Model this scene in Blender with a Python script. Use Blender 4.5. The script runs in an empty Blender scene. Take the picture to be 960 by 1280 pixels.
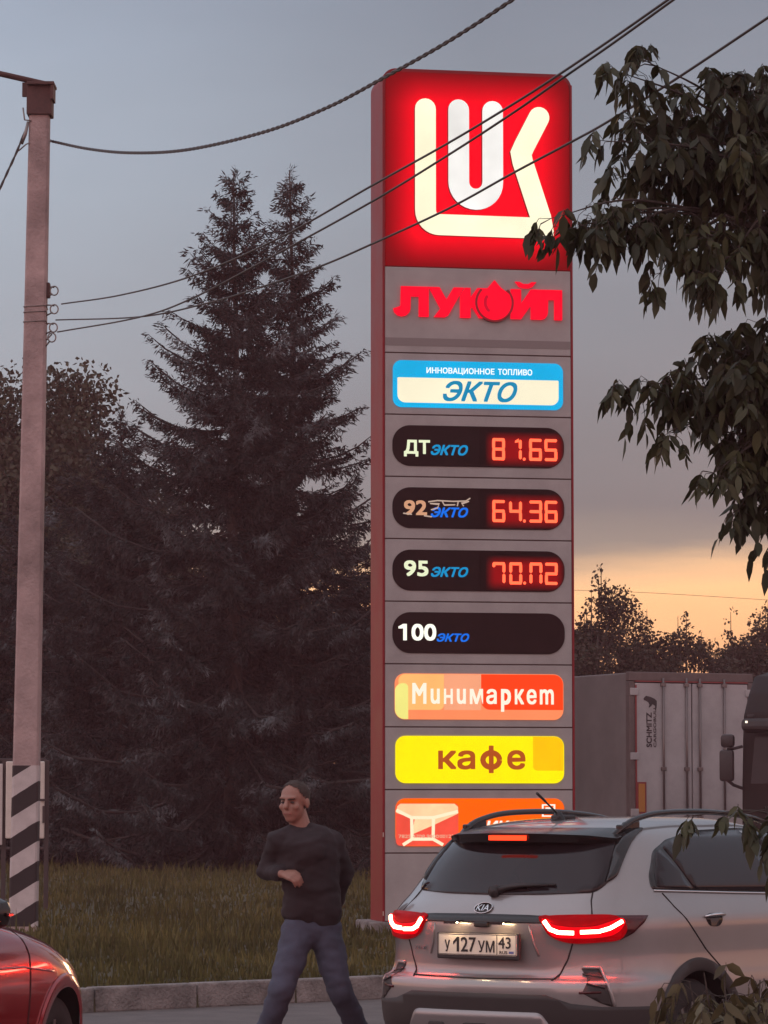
import bpy, bmesh, math, random
import numpy as np
from mathutils import Vector, Matrix
from mathutils.bvhtree import BVHTree
R = math.radians
SC = bpy.context.scene
COL = SC.collection

# ------------------------------------------------------------------ camera
CZ = 1.54
cam_d = bpy.data.cameras.new('camera'); cam = bpy.data.objects.new('camera', cam_d); COL.objects.link(cam)
FPX = 4437.0
cam_d.sensor_fit = 'VERTICAL'; cam_d.sensor_height = 36.0; cam_d.lens = FPX / 1280 * 36.0
cam_d.clip_start = 0.1; cam_d.clip_end = 6000
TH = math.atan((1012 - 640) / FPX)
cam.location = (0, 0, CZ); cam.rotation_euler = (R(90) + TH, 0, 0)
SC.camera = cam
_f = Vector((0, math.cos(TH), math.sin(TH))); _u = Vector((0, -math.sin(TH), math.cos(TH)))
def at(px, py, Y):
    """point of the place seen in the photograph's pixel (px, py) at the measured distance Y"""
    d = _f + Vector((1, 0, 0)) * ((px - 480) / FPX) + _u * ((640 - py) / FPX)
    return Vector((0, 0, CZ)) + d * (Y / d.y)

# ------------------------------------------------------------------ sky and sun
W = bpy.data.worlds.new('World'); SC.world = W; W.use_nodes = True
nt = W.node_tree; nt.nodes.clear()
def N(t, typ, **kw):
    n = t.nodes.new(typ)
    for k, v in kw.items():
        setattr(n, k, v)
    return n
def math_(t, op, a, b=None, c=None, clamp=False):
    n = t.nodes.new('ShaderNodeMath'); n.operation = op; n.use_clamp = clamp
    for i, v in enumerate((a, b, c)):
        if v is None: continue
        if isinstance(v, (int, float)): n.inputs[i].default_value = v
        else: t.links.new(v, n.inputs[i])
    return n.outputs[0]
def ramp_(t, fac, stops, interp='LINEAR'):
    n = t.nodes.new('ShaderNodeValToRGB'); r = n.color_ramp; r.interpolation = interp
    while len(r.elements) < len(stops): r.elements.new(0.5)
    for e, (p, c) in zip(r.elements, stops):
        e.position = p; e.color = (c[0], c[1], c[2], 1)
    t.links.new(fac, n.inputs[0]); return n.outputs[0]
def mix_(t, fac, a, b, blend='MIX'):
    n = t.nodes.new('ShaderNodeMix'); n.data_type = 'RGBA'; n.blend_type = blend
    for s, v in ((0, fac), (6, a), (7, b)):
        if isinstance(v, (int, float)): n.inputs[s].default_value = v
        elif isinstance(v, (tuple, list)): n.inputs[s].default_value = (*v[:3], 1)
        else: t.links.new(v, n.inputs[s])
    return n.outputs[2]
SUN_EL, SUN_AZ = 1.5, 14.0
tc = N(nt, 'ShaderNodeTexCoord'); sep = N(nt, 'ShaderNodeSeparateXYZ'); nt.links.new(tc.outputs['Generated'], sep.inputs[0])
mp = N(nt, 'ShaderNodeMapping'); mp.inputs['Scale'].default_value = (7, 7, 42); nt.links.new(tc.outputs['Generated'], mp.inputs[0])
no = N(nt, 'ShaderNodeTexNoise'); no.inputs['Scale'].default_value = 1.0; no.inputs['Detail'].default_value = 5; no.inputs['Roughness'].default_value = .55
nt.links.new(mp.outputs[0], no.inputs[0])
nz = math_(nt, 'SUBTRACT', no.outputs[0], 0.5)
zz = math_(nt, 'ADD', sep.outputs[2], math_(nt, 'MULTIPLY', nz, 0.022))
t01 = math_(nt, 'DIVIDE', zz, 0.5, clamp=True)
front = ramp_(nt, t01, [(0.0, (.80, .38, .17)), (.07, (1.28, .64, .28)), (.122, (1.40, .79, .38)), (.134, (1.0, .64, .37)), (.146, (.36, .325, .29)),
                        (.170, (.245, .253, .270)), (.26, (.262, .295, .338)), (.34, (.288, .338, .400)), (.46, (.240, .288, .362)), (1.0, (.45, .50, .60))])
back = ramp_(nt, t01, [(0.0, (1.20, .52, .50)), (.2, (1.30, .72, .68)), (.5, (1.08, .80, .80)), (1.0, (.68, .66, .74))])  # unseen sky behind the camera, brightened and pinked as added front fill
sidef = math_(nt, 'MULTIPLY_ADD', sep.outputs[1], 1.1, 0.15, clamp=True)
sky = mix_(nt, sidef, back, front)
# lighter air to the left of the cloud bank, soft mottling of the cloud deck
lft = math_(nt, 'MULTIPLY_ADD', sep.outputs[0], -3.8, 1.03)
lft = math_(nt, 'MAXIMUM', math_(nt, 'MINIMUM', lft, 1.5), 0.93)
mp2 = N(nt, 'ShaderNodeMapping'); mp2.inputs['Scale'].default_value = (4, 4, 13); nt.links.new(tc.outputs['Generated'], mp2.inputs[0])
no2 = N(nt, 'ShaderNodeTexNoise'); no2.inputs['Scale'].default_value = 1.6; no2.inputs['Detail'].default_value = 4; nt.links.new(mp2.outputs[0], no2.inputs[0])
mot = math_(nt, 'MULTIPLY_ADD', no2.outputs[0], 0.30, 0.85)
gain = math_(nt, 'MULTIPLY', lft, mot)
vm = N(nt, 'ShaderNodeVectorMath', operation='SCALE'); nt.links.new(sky, vm.inputs[0]); nt.links.new(gain, vm.inputs['Scale'])
nish = N(nt, 'ShaderNodeTexSky'); nish.sky_type = 'NISHITA'; nish.sun_disc = False
nish.sun_elevation = R(SUN_EL); nish.sun_rotation = R(SUN_AZ); nish.air_density = 1.5; nish.dust_density = 3
bgA = N(nt, 'ShaderNodeBackground'); nt.links.new(vm.outputs[0], bgA.inputs[0]); bgA.inputs[1].default_value = 1.0
bgB = N(nt, 'ShaderNodeBackground'); nt.links.new(nish.outputs[0], bgB.inputs[0]); bgB.inputs[1].default_value = 0.05
ms = N(nt, 'ShaderNodeMixShader'); ms.inputs[0].default_value = 0.12
nt.links.new(bgA.outputs[0], ms.inputs[1]); nt.links.new(bgB.outputs[0], ms.inputs[2])
wo = N(nt, 'ShaderNodeOutputWorld'); nt.links.new(ms.outputs[0], wo.inputs[0])

sd = bpy.data.lights.new('sun', 'SUN'); sun = bpy.data.objects.new('sun', sd); COL.objects.link(sun)
sd.energy = 0.25; sd.angle = R(10); sd.color = (1, .62, .36)
sv = Vector((math.sin(R(SUN_AZ)) * math.cos(R(SUN_EL)), math.cos(R(SUN_AZ)) * math.cos(R(SUN_EL)), math.sin(R(SUN_EL))))
sun.rotation_euler = (-sv).to_track_quat('-Z', 'Y').to_euler()
SC.view_settings.view_transform = 'Standard'; SC.view_settings.look = 'None'
SC.view_settings.exposure = 0.16; SC.view_settings.gamma = 1.0; SC.view_settings.use_curve_mapping = False
SC.render.engine = 'CYCLES'; SC.cycles.max_bounces = 6; SC.cycles.use_denoising = True
SC.cycles.sample_clamp_indirect = 4.0

# ------------------------------------------------------------------ materials
MATS = {}
def mat(name, col, rough=.6, metal=0.0, emit=None, es=1.0, var=0.0, vs=6.0, bump=0.0, bs=40.0, coat=0.0, spec=None, trans=0.0):
    if name in MATS: return MATS[name]
    m = bpy.data.materials.new(name); m.use_nodes = True; t = m.node_tree
    b = t.nodes['Principled BSDF']
    b.inputs['Base Color'].default_value = (*col, 1); b.inputs['Roughness'].default_value = rough; b.inputs['Metallic'].default_value = metal
    if spec is not None: b.inputs['Specular IOR Level'].default_value = spec
    if coat: b.inputs['Coat Weight'].default_value = coat; b.inputs['Coat Roughness'].default_value = .06
    tcn = None
    if var or bump:
        tcn = t.nodes.new('ShaderNodeTexCoord')
    if var:
        n = t.nodes.new('ShaderNodeTexNoise'); n.inputs['Scale'].default_value = vs; n.inputs['Detail'].default_value = 5; n.inputs['Roughness'].default_value = .65
        t.links.new(tcn.outputs['Object'], n.inputs[0])
        f = math_(t, 'MULTIPLY_ADD', n.outputs[0], 2.4, -0.7, clamp=True)
        lo = tuple(max(0, c * (1 - var)) for c in col); hi = tuple(min(1, c * (1 + var)) for c in col)
        t.links.new(mix_(t, f, lo, hi), b.inputs['Base Color'])
        t.links.new(math_(t, 'MULTIPLY_ADD', n.outputs[0], .25, rough - .12, clamp=True), b.inputs['Roughness'])
    if bump:
        n2 = t.nodes.new('ShaderNodeTexNoise'); n2.inputs['Scale'].default_value = bs; n2.inputs['Detail'].default_value = 4
        t.links.new(tcn.outputs['Object'], n2.inputs[0])
        bp = t.nodes.new('ShaderNodeBump'); bp.inputs['Strength'].default_value = bump; bp.inputs['Distance'].default_value = .02
        t.links.new(n2.outputs[0], bp.inputs['Height']); t.links.new(bp.outputs[0], b.inputs['Normal'])
    if emit is not None:
        b.inputs['Specular IOR Level'].default_value = .06; b.inputs['Base Color'].default_value = (*[c * .15 for c in col], 1)
        b.inputs['Emission Color'].default_value = (*emit, 1); b.inputs['Emission Strength'].default_value = es
    MATS[name] = m; return m
def leafmat(name, c1, c2, c3, rough=.6, vs=1.5, na=1.6, rw=.55):
    """foliage: per-clump and per-leaf colour variation"""
    if name in MATS: return MATS[name]
    m = bpy.data.materials.new(name); m.use_nodes = True; t = m.node_tree; b = t.nodes['Principled BSDF']
    tcn = t.nodes.new('ShaderNodeTexCoord'); n = t.nodes.new('ShaderNodeTexNoise'); n.inputs['Scale'].default_value = vs; n.inputs['Detail'].default_value = 3
    t.links.new(tcn.outputs['Object'], n.inputs[0])
    g = t.nodes.new('ShaderNodeNewGeometry')
    f = math_(t, 'MULTIPLY_ADD', n.outputs[0], na, .25 - na * .5)
    f = math_(t, 'ADD', f, math_(t, 'MULTIPLY', g.outputs['Random Per Island'], rw), clamp=True)
    t.links.new(ramp_(t, f, [(0, c1), (.5, c2), (1, c3)]), b.inputs['Base Color'])
    b.inputs['Roughness'].default_value = rough; b.inputs['Specular IOR Level'].default_value = .3
    tr = t.nodes.new('ShaderNodeBsdfTranslucent'); tr.inputs[0].default_value = (*c2, 1)
    mx = t.nodes.new('ShaderNodeMixShader'); mx.inputs[0].default_value = .2
    t.links.new(b.outputs[0], mx.inputs[1]); t.links.new(tr.outputs[0], mx.inputs[2])
    t.links.new(mx.outputs[0], t.nodes['Material Output'].inputs[0])
    MATS[name] = m; return m

# ------------------------------------------------------------------ object helpers
def tag(o, label=None, cat=None, group=None, kind=None):
    if label: o['label'] = label
    if cat: o['category'] = cat
    if group: o['group'] = group
    if kind: o['kind'] = kind
    return o
def thing(name, label, cat, loc=(0, 0, 0), rz=0.0, group=None):
    o = bpy.data.objects.new(name, None); COL.objects.link(o); o.location = loc; o.rotation_euler = (0, 0, rz)
    o.empty_display_size = .3
    return tag(o, label, cat, group)
def link(name, me, mats, parent=None, smooth=False):
    o = bpy.data.objects.new(name, me); COL.objects.link(o)
    if not isinstance(mats, (list, tuple)): mats = [mats]
    if mats and not len(me.materials):
        for m in mats: me.materials.append(m)
    if smooth:
        me.polygons.foreach_set('use_smooth', [True] * len(me.polygons))
    if parent is not None: o.parent = parent
    return o
def obj(name, bm, mats, parent=None, smooth=False):
    me = bpy.data.meshes.new(name); bm.normal_update(); bm.to_mesh(me); bm.free()
    return link(name, me, mats, parent, smooth)
def soft(o, ang=35):
    """smooth shading with sharp edges kept above an angle"""
    me = o.data
    bm = bmesh.new(); bm.from_mesh(me)
    for f in bm.faces: f.smooth = True
    for e in bm.edges:
        if len(e.link_faces) == 2 and e.calc_face_angle(0) > R(ang): e.smooth = False
    bm.to_mesh(me); bm.free(); return o
def quads(name, V, F, mats, parent=None, mi=None, smooth=False):
    """mesh from numpy arrays: V (n,3), F (m,k)"""
    V = np.asarray(V, dtype=np.float32); F = np.asarray(F, dtype=np.int32)
    me = bpy.data.meshes.new(name); k = F.shape[1]
    me.vertices.add(len(V)); me.vertices.foreach_set('co', V.ravel())
    me.loops.add(F.size); me.loops.foreach_set('vertex_index', F.ravel())
    me.polygons.add(len(F)); me.polygons.foreach_set('loop_start', np.arange(0, F.size, k, dtype=np.int32))
    me.polygons.foreach_set('loop_total', np.full(len(F), k, dtype=np.int32))
    me.update(calc_edges=True); me.validate()
    o = link(name, me, mats, parent, smooth)
    if mi is not None: me.polygons.foreach_set('material_index', mi)
    return o
def box(bm, c, s, rz=0.0, bev=0.0, rx=0.0, ry=0.0, mi=0):
    g = bmesh.ops.create_cube(bm, size=1.0); vs = g['verts']
    M = Matrix.Translation(c) @ Matrix.Rotation(rz, 4, 'Z') @ Matrix.Rotation(ry, 4, 'Y') @ Matrix.Rotation(rx, 4, 'X') @ Matrix.Diagonal((*s, 1))
    bmesh.ops.transform(bm, matrix=M, verts=vs)
    fs = set(f for v in vs for f in v.link_faces)
    for f in fs: f.material_index = mi
    if bev:
        es = list(set(e for v in vs for e in v.link_edges))
        bmesh.ops.bevel(bm, geom=es, offset=bev, segments=2, profile=.5, affect='EDGES', clamp_overlap=True)
    return bm
def tube(bm, pts, rad, n=8, cap=True, flat=1.0, mi=0):
    """swept tube; rad is a number or one per point; flat squashes it vertically"""
    pts = [Vector(p) for p in pts]
    rads = rad if isinstance(rad, (list, tuple)) else [rad] * len(pts)
    rings = []; prev = None
    for i, p in enumerate(pts):
        d = (pts[min(i + 1, len(pts) - 1)] - pts[max(i - 1, 0)])
        if d.length < 1e-9: d = Vector((0, 0, 1))
        d.normalize()
        if prev is None:
            a = d.cross(Vector((0, 0, 1)))
            if a.length < .05: a = d.cross(Vector((1, 0, 0)))
        else:
            a = prev - d * prev.dot(d)
        a.normalize(); b = d.cross(a); prev = a
        rings.append([bm.verts.new(p + (a * math.cos(2 * math.pi * k / n) + b * math.sin(2 * math.pi * k / n) * flat) * rads[i]) for k in range(n)])
    for i in range(len(rings) - 1):
        for k in range(n):
            f = bm.faces.new((rings[i][k], rings[i][(k + 1) % n], rings[i + 1][(k + 1) % n], rings[i + 1][k])); f.material_index = mi; f.smooth = True
    if cap:
        for r_, rev in ((rings[0], True), (rings[-1], False)):
            f = bm.faces.new(r_ if not rev else r_[::-1]); f.material_index = mi
    return bm
def prism(bm, poly, y0, y1, plane='xz', mi=0):
    """extrude a 2D outline between two depths"""
    def P(a, b, d): return (a, d, b) if plane == 'xz' else ((d, a, b) if plane == 'yz' else (a, b, d))
    A = [bm.verts.new(P(a, b, y0)) for a, b in poly]; B = [bm.verts.new(P(a, b, y1)) for a, b in poly]
    n = len(poly)
    fs = [bm.faces.new(A), bm.faces.new(B[::-1])]
    for i in range(n): fs.append(bm.faces.new((A[i], B[i], B[(i + 1) % n], A[(i + 1) % n])))
    for f in fs: f.material_index = mi
    bmesh.ops.recalc_face_normals(bm, faces=fs)
    return bm
def rrect(x0, z0, x1, z1, r, n=8):
    """rounded rectangle; r one number or (bl, br, tr, tl)"""
    rs = r if isinstance(r, (tuple, list)) else (r,) * 4
    out = []
    for (cx, cz, a0, rr) in ((x0, z0, 180, rs[0]), (x1, z0, 270, rs[1]), (x1, z1, 0, rs[2]), (x0, z1, 90, rs[3])):
        sx = 1 if cx == x0 else -1; sz = 1 if cz == z0 else -1
        if rr <= 0: out.append((cx, cz)); continue
        for i in range(n + 1):
            a = R(a0 + 90 * i / n); out.append((cx + sx * rr + rr * math.cos(a), cz + sz * rr + rr * math.sin(a)))
    return out
def lathe(bm, prof, c=(0, 0, 0), axis='Z', n=32, mi=0):
    rings = []
    for (r_, h) in prof:
        ring = []
        for k in range(n):
            a = 2 * math.pi * k / n; x, y = r_ * math.cos(a), r_ * math.sin(a)
            p = (x, y, h) if axis == 'Z' else ((h, x, y) if axis == 'X' else (x, h, y))
            ring.append(bm.verts.new(Vector(c) + Vector(p)))
        rings.append(ring)
    fs = []
    for i in range(len(rings) - 1):
        for k in range(n):
            fs.append(bm.faces.new((rings[i][k], rings[i][(k + 1) % n], rings[i + 1][(k + 1) % n], rings[i + 1][k])))
    for f in fs: f.material_index = mi; f.smooth = True
    return bm
DG = lambda: bpy.context.evaluated_depsgraph_get()
def text_mesh(s, x0, x1, z0, z1, y, depth=.01, bold=0.0, shear=0.0, keep=False):
    """lettering fitted into a box of the xz plane, facing -y, as a mesh"""
    cu = bpy.data.curves.new('lettering', 'FONT'); cu.body = s; cu.size = 1; cu.shear = shear; cu.resolution_u = 4
    cu.fill_mode = 'FRONT'
    o = bpy.data.objects.new('lettering', cu); COL.objects.link(o)
    me = bpy.data.meshes.new_from_object(o.evaluated_get(DG()))
    bpy.data.objects.remove(o); bpy.data.curves.remove(cu)
    bm = bmesh.new(); bm.from_mesh(me); bpy.data.meshes.remove(me)
    xs = [v.co.x for v in bm.verts]; ys = [v.co.y for v in bm.verts]
    sx = (x1 - x0) / (max(xs) - min(xs)); sz = (z1 - z0) / (max(ys) - min(ys)); mx, my = min(xs), min(ys)
    for v in bm.verts:
        v.co = Vector((x0 + (v.co.x - mx) * sx, y, z0 + (v.co.y - my) * sz))
    fs = list(bm.faces)
    bmesh.ops.recalc_face_normals(bm, faces=fs)
    if fs and fs[0].normal.y > 0: bmesh.ops.reverse_faces(bm, faces=fs)
    r_ = bmesh.ops.extrude_face_region(bm, geom=fs)
    for v in [g for g in r_['geom'] if isinstance(g, bmesh.types.BMVert)]: v.co.y -= depth
    if bold:     # heavier weight: the same letters a hair to each side
        base = bm.copy(); e = bold * (z1 - z0); cx, cz = (x0 + x1) / 2, (z0 + z1) / 2
        sxk, szk = (x1 - x0 - 2 * e) / (x1 - x0), (z1 - z0 - 2 * e) / (z1 - z0)
        tmp = bpy.data.meshes.new('t'); bm.clear()
        for k, (ox, oz) in enumerate(((-1, -1), (1, -1), (-1, 1), (1, 1), (0, 0))):
            c_ = base.copy()
            for v in c_.verts: v.co = Vector((cx + (v.co.x - cx) * sxk + ox * e, v.co.y - .00012 * k, cz + (v.co.z - cz) * szk + oz * e))
            c_.to_mesh(tmp); c_.free(); bm.from_mesh(tmp)
        base.free(); bpy.data.meshes.remove(tmp)
    return bm
def ribbon(bm, pts, hw, y0, y1, cap0=True, cap1=True, mi=0, mi_side=None):
    """flat stroke of constant width along a 2D path with round ends, extruded between y0 and y1"""
    P = [Vector(p) for p in pts]; L, Rr = [], []
    for i, p in enumerate(P):
        d = (P[min(i + 1, len(P) - 1)] - P[max(i - 1, 0)]).normalized()
        if 0 < i < len(P) - 1:
            d0 = (P[i] - P[i - 1]).normalized(); d1 = (P[i + 1] - P[i]).normalized(); k = hw / max(.4, math.cos(d0.angle(d1) / 2))
        else: k = hw
        nrm = Vector((-d.y, d.x)); L.append(p + nrm * k); Rr.append(p - nrm * k)
    out = list(L)
    def cap(p, a, b):   # half circle from a to b about p
        va = a - p; ang = math.atan2(va.y, va.x)
        return [p + Vector((math.cos(ang - math.pi * j / 10), math.sin(ang - math.pi * j / 10))) * hw for j in range(1, 10)]
    if cap1: out += cap(P[-1], L[-1], Rr[-1])
    out += Rr[::-1]
    if cap0: out += cap(P[0], Rr[0], L[0])
    n0 = len(bm.faces)
    prism(bm, [(q.x, q.y) for q in out], y0, y1, mi=mi)
    bm.faces.ensure_lookup_table()
    if mi_side is not None:
        for f in bm.faces[n0:]:
            if abs(f.normal.y) < .5: f.material_index = mi_side
    return bm
def arc(cx, cz, r_, a0, a1, n=10):
    return [(cx + r_ * math.cos(R(a0 + (a1 - a0) * i / n)), cz + r_ * math.sin(R(a0 + (a1 - a0) * i / n))) for i in range(n + 1)]
def pchip(xs, ys, x):
    xs = np.array(xs, float); ys = np.array(ys, float); h = np.diff(xs); d = np.diff(ys) / h
    m = np.zeros_like(xs); m[0], m[-1] = d[0], d[-1]
    for i in range(1, len(xs) - 1):
        if d[i - 1] * d[i] > 0:
            w1, w2 = 2 * h[i] + h[i - 1], h[i] + 2 * h[i - 1]; m[i] = (w1 + w2) / (w1 / d[i - 1] + w2 / d[i])
    i = np.clip(np.searchsorted(xs, x) - 1, 0, len(h) - 1); t = (x - xs[i]) / h[i]
    return ys[i] * (1 + 2 * t) * (1 - t) ** 2 + m[i] * h[i] * t * (1 - t) ** 2 + ys[i + 1] * t * t * (3 - 2 * t) + m[i + 1] * h[i] * t * t * (t - 1)
def spline(pts, n=12):
    """Catmull-Rom through 3D points"""
    P = [Vector(p) for p in pts]; P = [P[0] * 2 - P[1]] + P + [P[-1] * 2 - P[-2]]; out = []
    for i in range(1, len(P) - 2):
        for k in range(n):
            t = k / n; a, b, c, d = P[i - 1], P[i], P[i + 1], P[i + 2]
            out.append(0.5 * ((2 * b) + (c - a) * t + (2 * a - 5 * b + 4 * c - d) * t * t + (3 * b - a - 3 * c + d) * t ** 3))
    out.append(P[-2]); return out

# ================================================================== SETTING
# kerb line: from (-2.27, 27.33) in direction (1, .88)
KD = Vector((1, .88, 0)).normalized(); K0 = Vector((0, 29.33, 0)); KN = Vector((-KD.y, KD.x, 0))
def kerb_dist(x, y): return (x - K0.x) * KN.x + (y - K0.y) * KN.y
def ground_z(x, y):
    d = kerb_dist(x, y)
    if d < 0: return -0.012
    t = min(1.0, max(0.0, (y - 36) / 30.0)); t = t * t * (3 - 2 * t)
    fx = min(1.0, max(0.0, (2.2 - x) / 4.0)); fx = fx * fx * (3 - 2 * fx)
    return 0.165 + 0.30 * t * fx
asphalt = mat('asphalt', (.115, .098, .092), .85, var=.3, vs=3.0, bump=.5, bs=160)
soil = mat('lawn_soil', (.050, .042, .018), .95, var=.45, vs=1.2, bump=.6, bs=25)
def build_ground():
    # one sheet: fine near, coarse to the horizon (in kerb coordinates so that the step follows the kerb)
    a = [-140, -70] + list(np.arange(-40, 60.1, 2.0)) + [90, 150]
    b = [-90, -40, -15, -6, -2, -.07, -.06] + list(np.arange(0.0, 60, 2.0)) + [70, 100, 150]
    V = []; 
    for bb in b:
        for aa in a:
            p = K0 + KD * float(aa) + KN * float(bb)
            z = ground_z(p.x, p.y) if bb > -.065 else -0.012
            if bb >= -.065 and bb < 0: z = 0.1
            V.append((p.x, p.y, z))
    n = len(a); F = [(j * n + i, j * n + i + 1, (j + 1) * n + i + 1, (j + 1) * n + i) for j in range(len(b) - 1) for i in range(n - 1)]
    o = quads('ground', V, F, [soil], smooth=True); tag(o, kind='structure')
build_ground()
def build_road():
    V = []; F = []
    a = np.arange(-60, 61, 4.0); b = [-60, -30, -12, -4, -.05]
    for bb in b:
        for aa in a:
            p = K0 + KD * float(aa) + KN * float(bb); V.append((p.x, p.y, 0.0))
    n = len(a); F = [(j * n + i, j * n + i + 1, (j + 1) * n + i + 1, (j + 1) * n + i) for j in range(len(b) - 1) for i in range(n - 1)]
    tag(quads('road', V, F, [asphalt]), kind='structure')
    # lot behind the sign, where the lorries stand
    bm = bmesh.new(); pts = [(2.6, 47), (40, 47), (40, 79), (2.6, 79)]
    vs = [bm.verts.new((x, y, 0.190)) for x, y in pts]
    f = bm.faces.new(vs); 
    g = bmesh.ops.extrude_face_region(bm, geom=[f])
    for v in [q for q in g['geom'] if isinstance(q, bmesh.types.BMVert)]: v.co.z -= .6
    bmesh.ops.recalc_face_normals(bm, faces=bm.faces)
    tag(obj('lorry_park', bm, asphalt), kind='structure')
build_road()
conc = mat('kerb_concrete', (.20, .175, .165), .9, var=.55, vs=4, bump=1.0, bs=45)
def build_kerb():
    rnd = random.Random(4)
    first = None
    s = -14.0; lg = 1.0
    rows = []
    t = thing('kerb', 'grey concrete kerb of worn blocks between the road and the grass', 'kerb', K0)
    bm = bmesh.new()
    while s < 22:
        l = lg
        p = KD * (s + l / 2)
        box(bm, (p.x, p.y, .0875 + rnd.uniform(-.006, .006)), (l - .014, .15, .195), math.atan2(KD.y, KD.x) + rnd.uniform(-.006, .006), .016)
        s += l
    obj('kerb_block', bm, conc, t)
build_kerb()

def grass_stuff():
    rs = np.random.RandomState(3); V = []; n = 0
    # blades get denser and shorter towards the kerb, tall by the trees
    N1 = 120000
    aa = rs.uniform(-9, 6, N1); yy = 26 + (rs.rand(N1) ** 1.25) * 46
    xx = aa * (yy / 40.0) ; 
    d = (xx - K0.x) * KN.x + (yy - K0.y) * KN.y
    ok = (d > .06) & ~((xx > 2.3) & (yy > 46.8) & (yy < 79)) & ~((xx > -4.2) & (yy > 73)) 
    xx, yy, d = xx[ok], yy[ok], d[ok]; m = len(xx)
    clump = np.sin(xx * 1.7 + np.sin(yy * .9) * 2) * np.cos(yy * 1.1 + np.sin(xx * 2.3)) * .5 + .5
    zz = np.array([ground_z(x, y) for x, y in zip(xx, yy)])
    h = (.03 + .11 * rs.rand(m) ** 1.9) * (.35 + 1.1 * clump) * np.clip(.55 + d / 8, .55, 1.3)
    tall = rs.rand(m) < .02; h[tall] *= 1.9
    az = rs.rand(m) * 6.283; w = .004 + .006 * rs.rand(m) + yy * .00008; lean = (rs.rand(m) * .6) * h; la = rs.rand(m) * 6.283
    dx, dy = np.cos(az) * w, np.sin(az) * w
    lx, ly = np.cos(la) * lean, np.sin(la) * lean
    z0 = zz - .02
    A = np.stack([xx - dx, yy - dy, z0], 1); B = np.stack([xx + dx, yy + dy, z0], 1)
    C_ = np.stack([xx + dx * .7 + lx * .45, yy + dy * .7 + ly * .45, zz + h * .6], 1); D = np.stack([xx - dx * .7 + lx * .45, yy - dy * .7 + ly * .45, zz + h * .6], 1)
    E_ = np.stack([xx + lx, yy + ly, zz + h], 1)
    V = np.stack([A, B, C_, D, E_], 1).reshape(-1, 3); i = np.arange(m) * 5
    F = np.concatenate([np.stack([i, i + 1, i + 2, i + 3], 1)]); 
    T = np.stack([i + 3, i + 2, i + 4, i + 4], 1)
    # tips as triangles in the same mesh
    me = bpy.data.meshes.new('grass'); me.vertices.add(len(V)); me.vertices.foreach_set('co', V.astype(np.float32).ravel())
    li = np.concatenate([F.ravel(), T[:, :3].ravel()]).astype(np.int32)
    me.loops.add(len(li)); me.loops.foreach_set('vertex_index', li)
    ls = np.concatenate([np.arange(m) * 4, m * 4 + np.arange(m) * 3]).astype(np.int32)
    me.polygons.add(2 * m); me.polygons.foreach_set('loop_start', ls); me.polygons.foreach_set('loop_total', np.concatenate([np.full(m, 4), np.full(m, 3)]).astype(np.int32))
    me.update(calc_edges=True)
    g = link('grass', me, [leafmat('grass_blades', (.024, .023, .007), (.078, .070, .020), (.17, .135, .045), .8, .5)])
    tag(g, 'rough olive grass between the kerb and the spruces', 'grass', kind='stuff')
grass_stuff()

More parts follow.
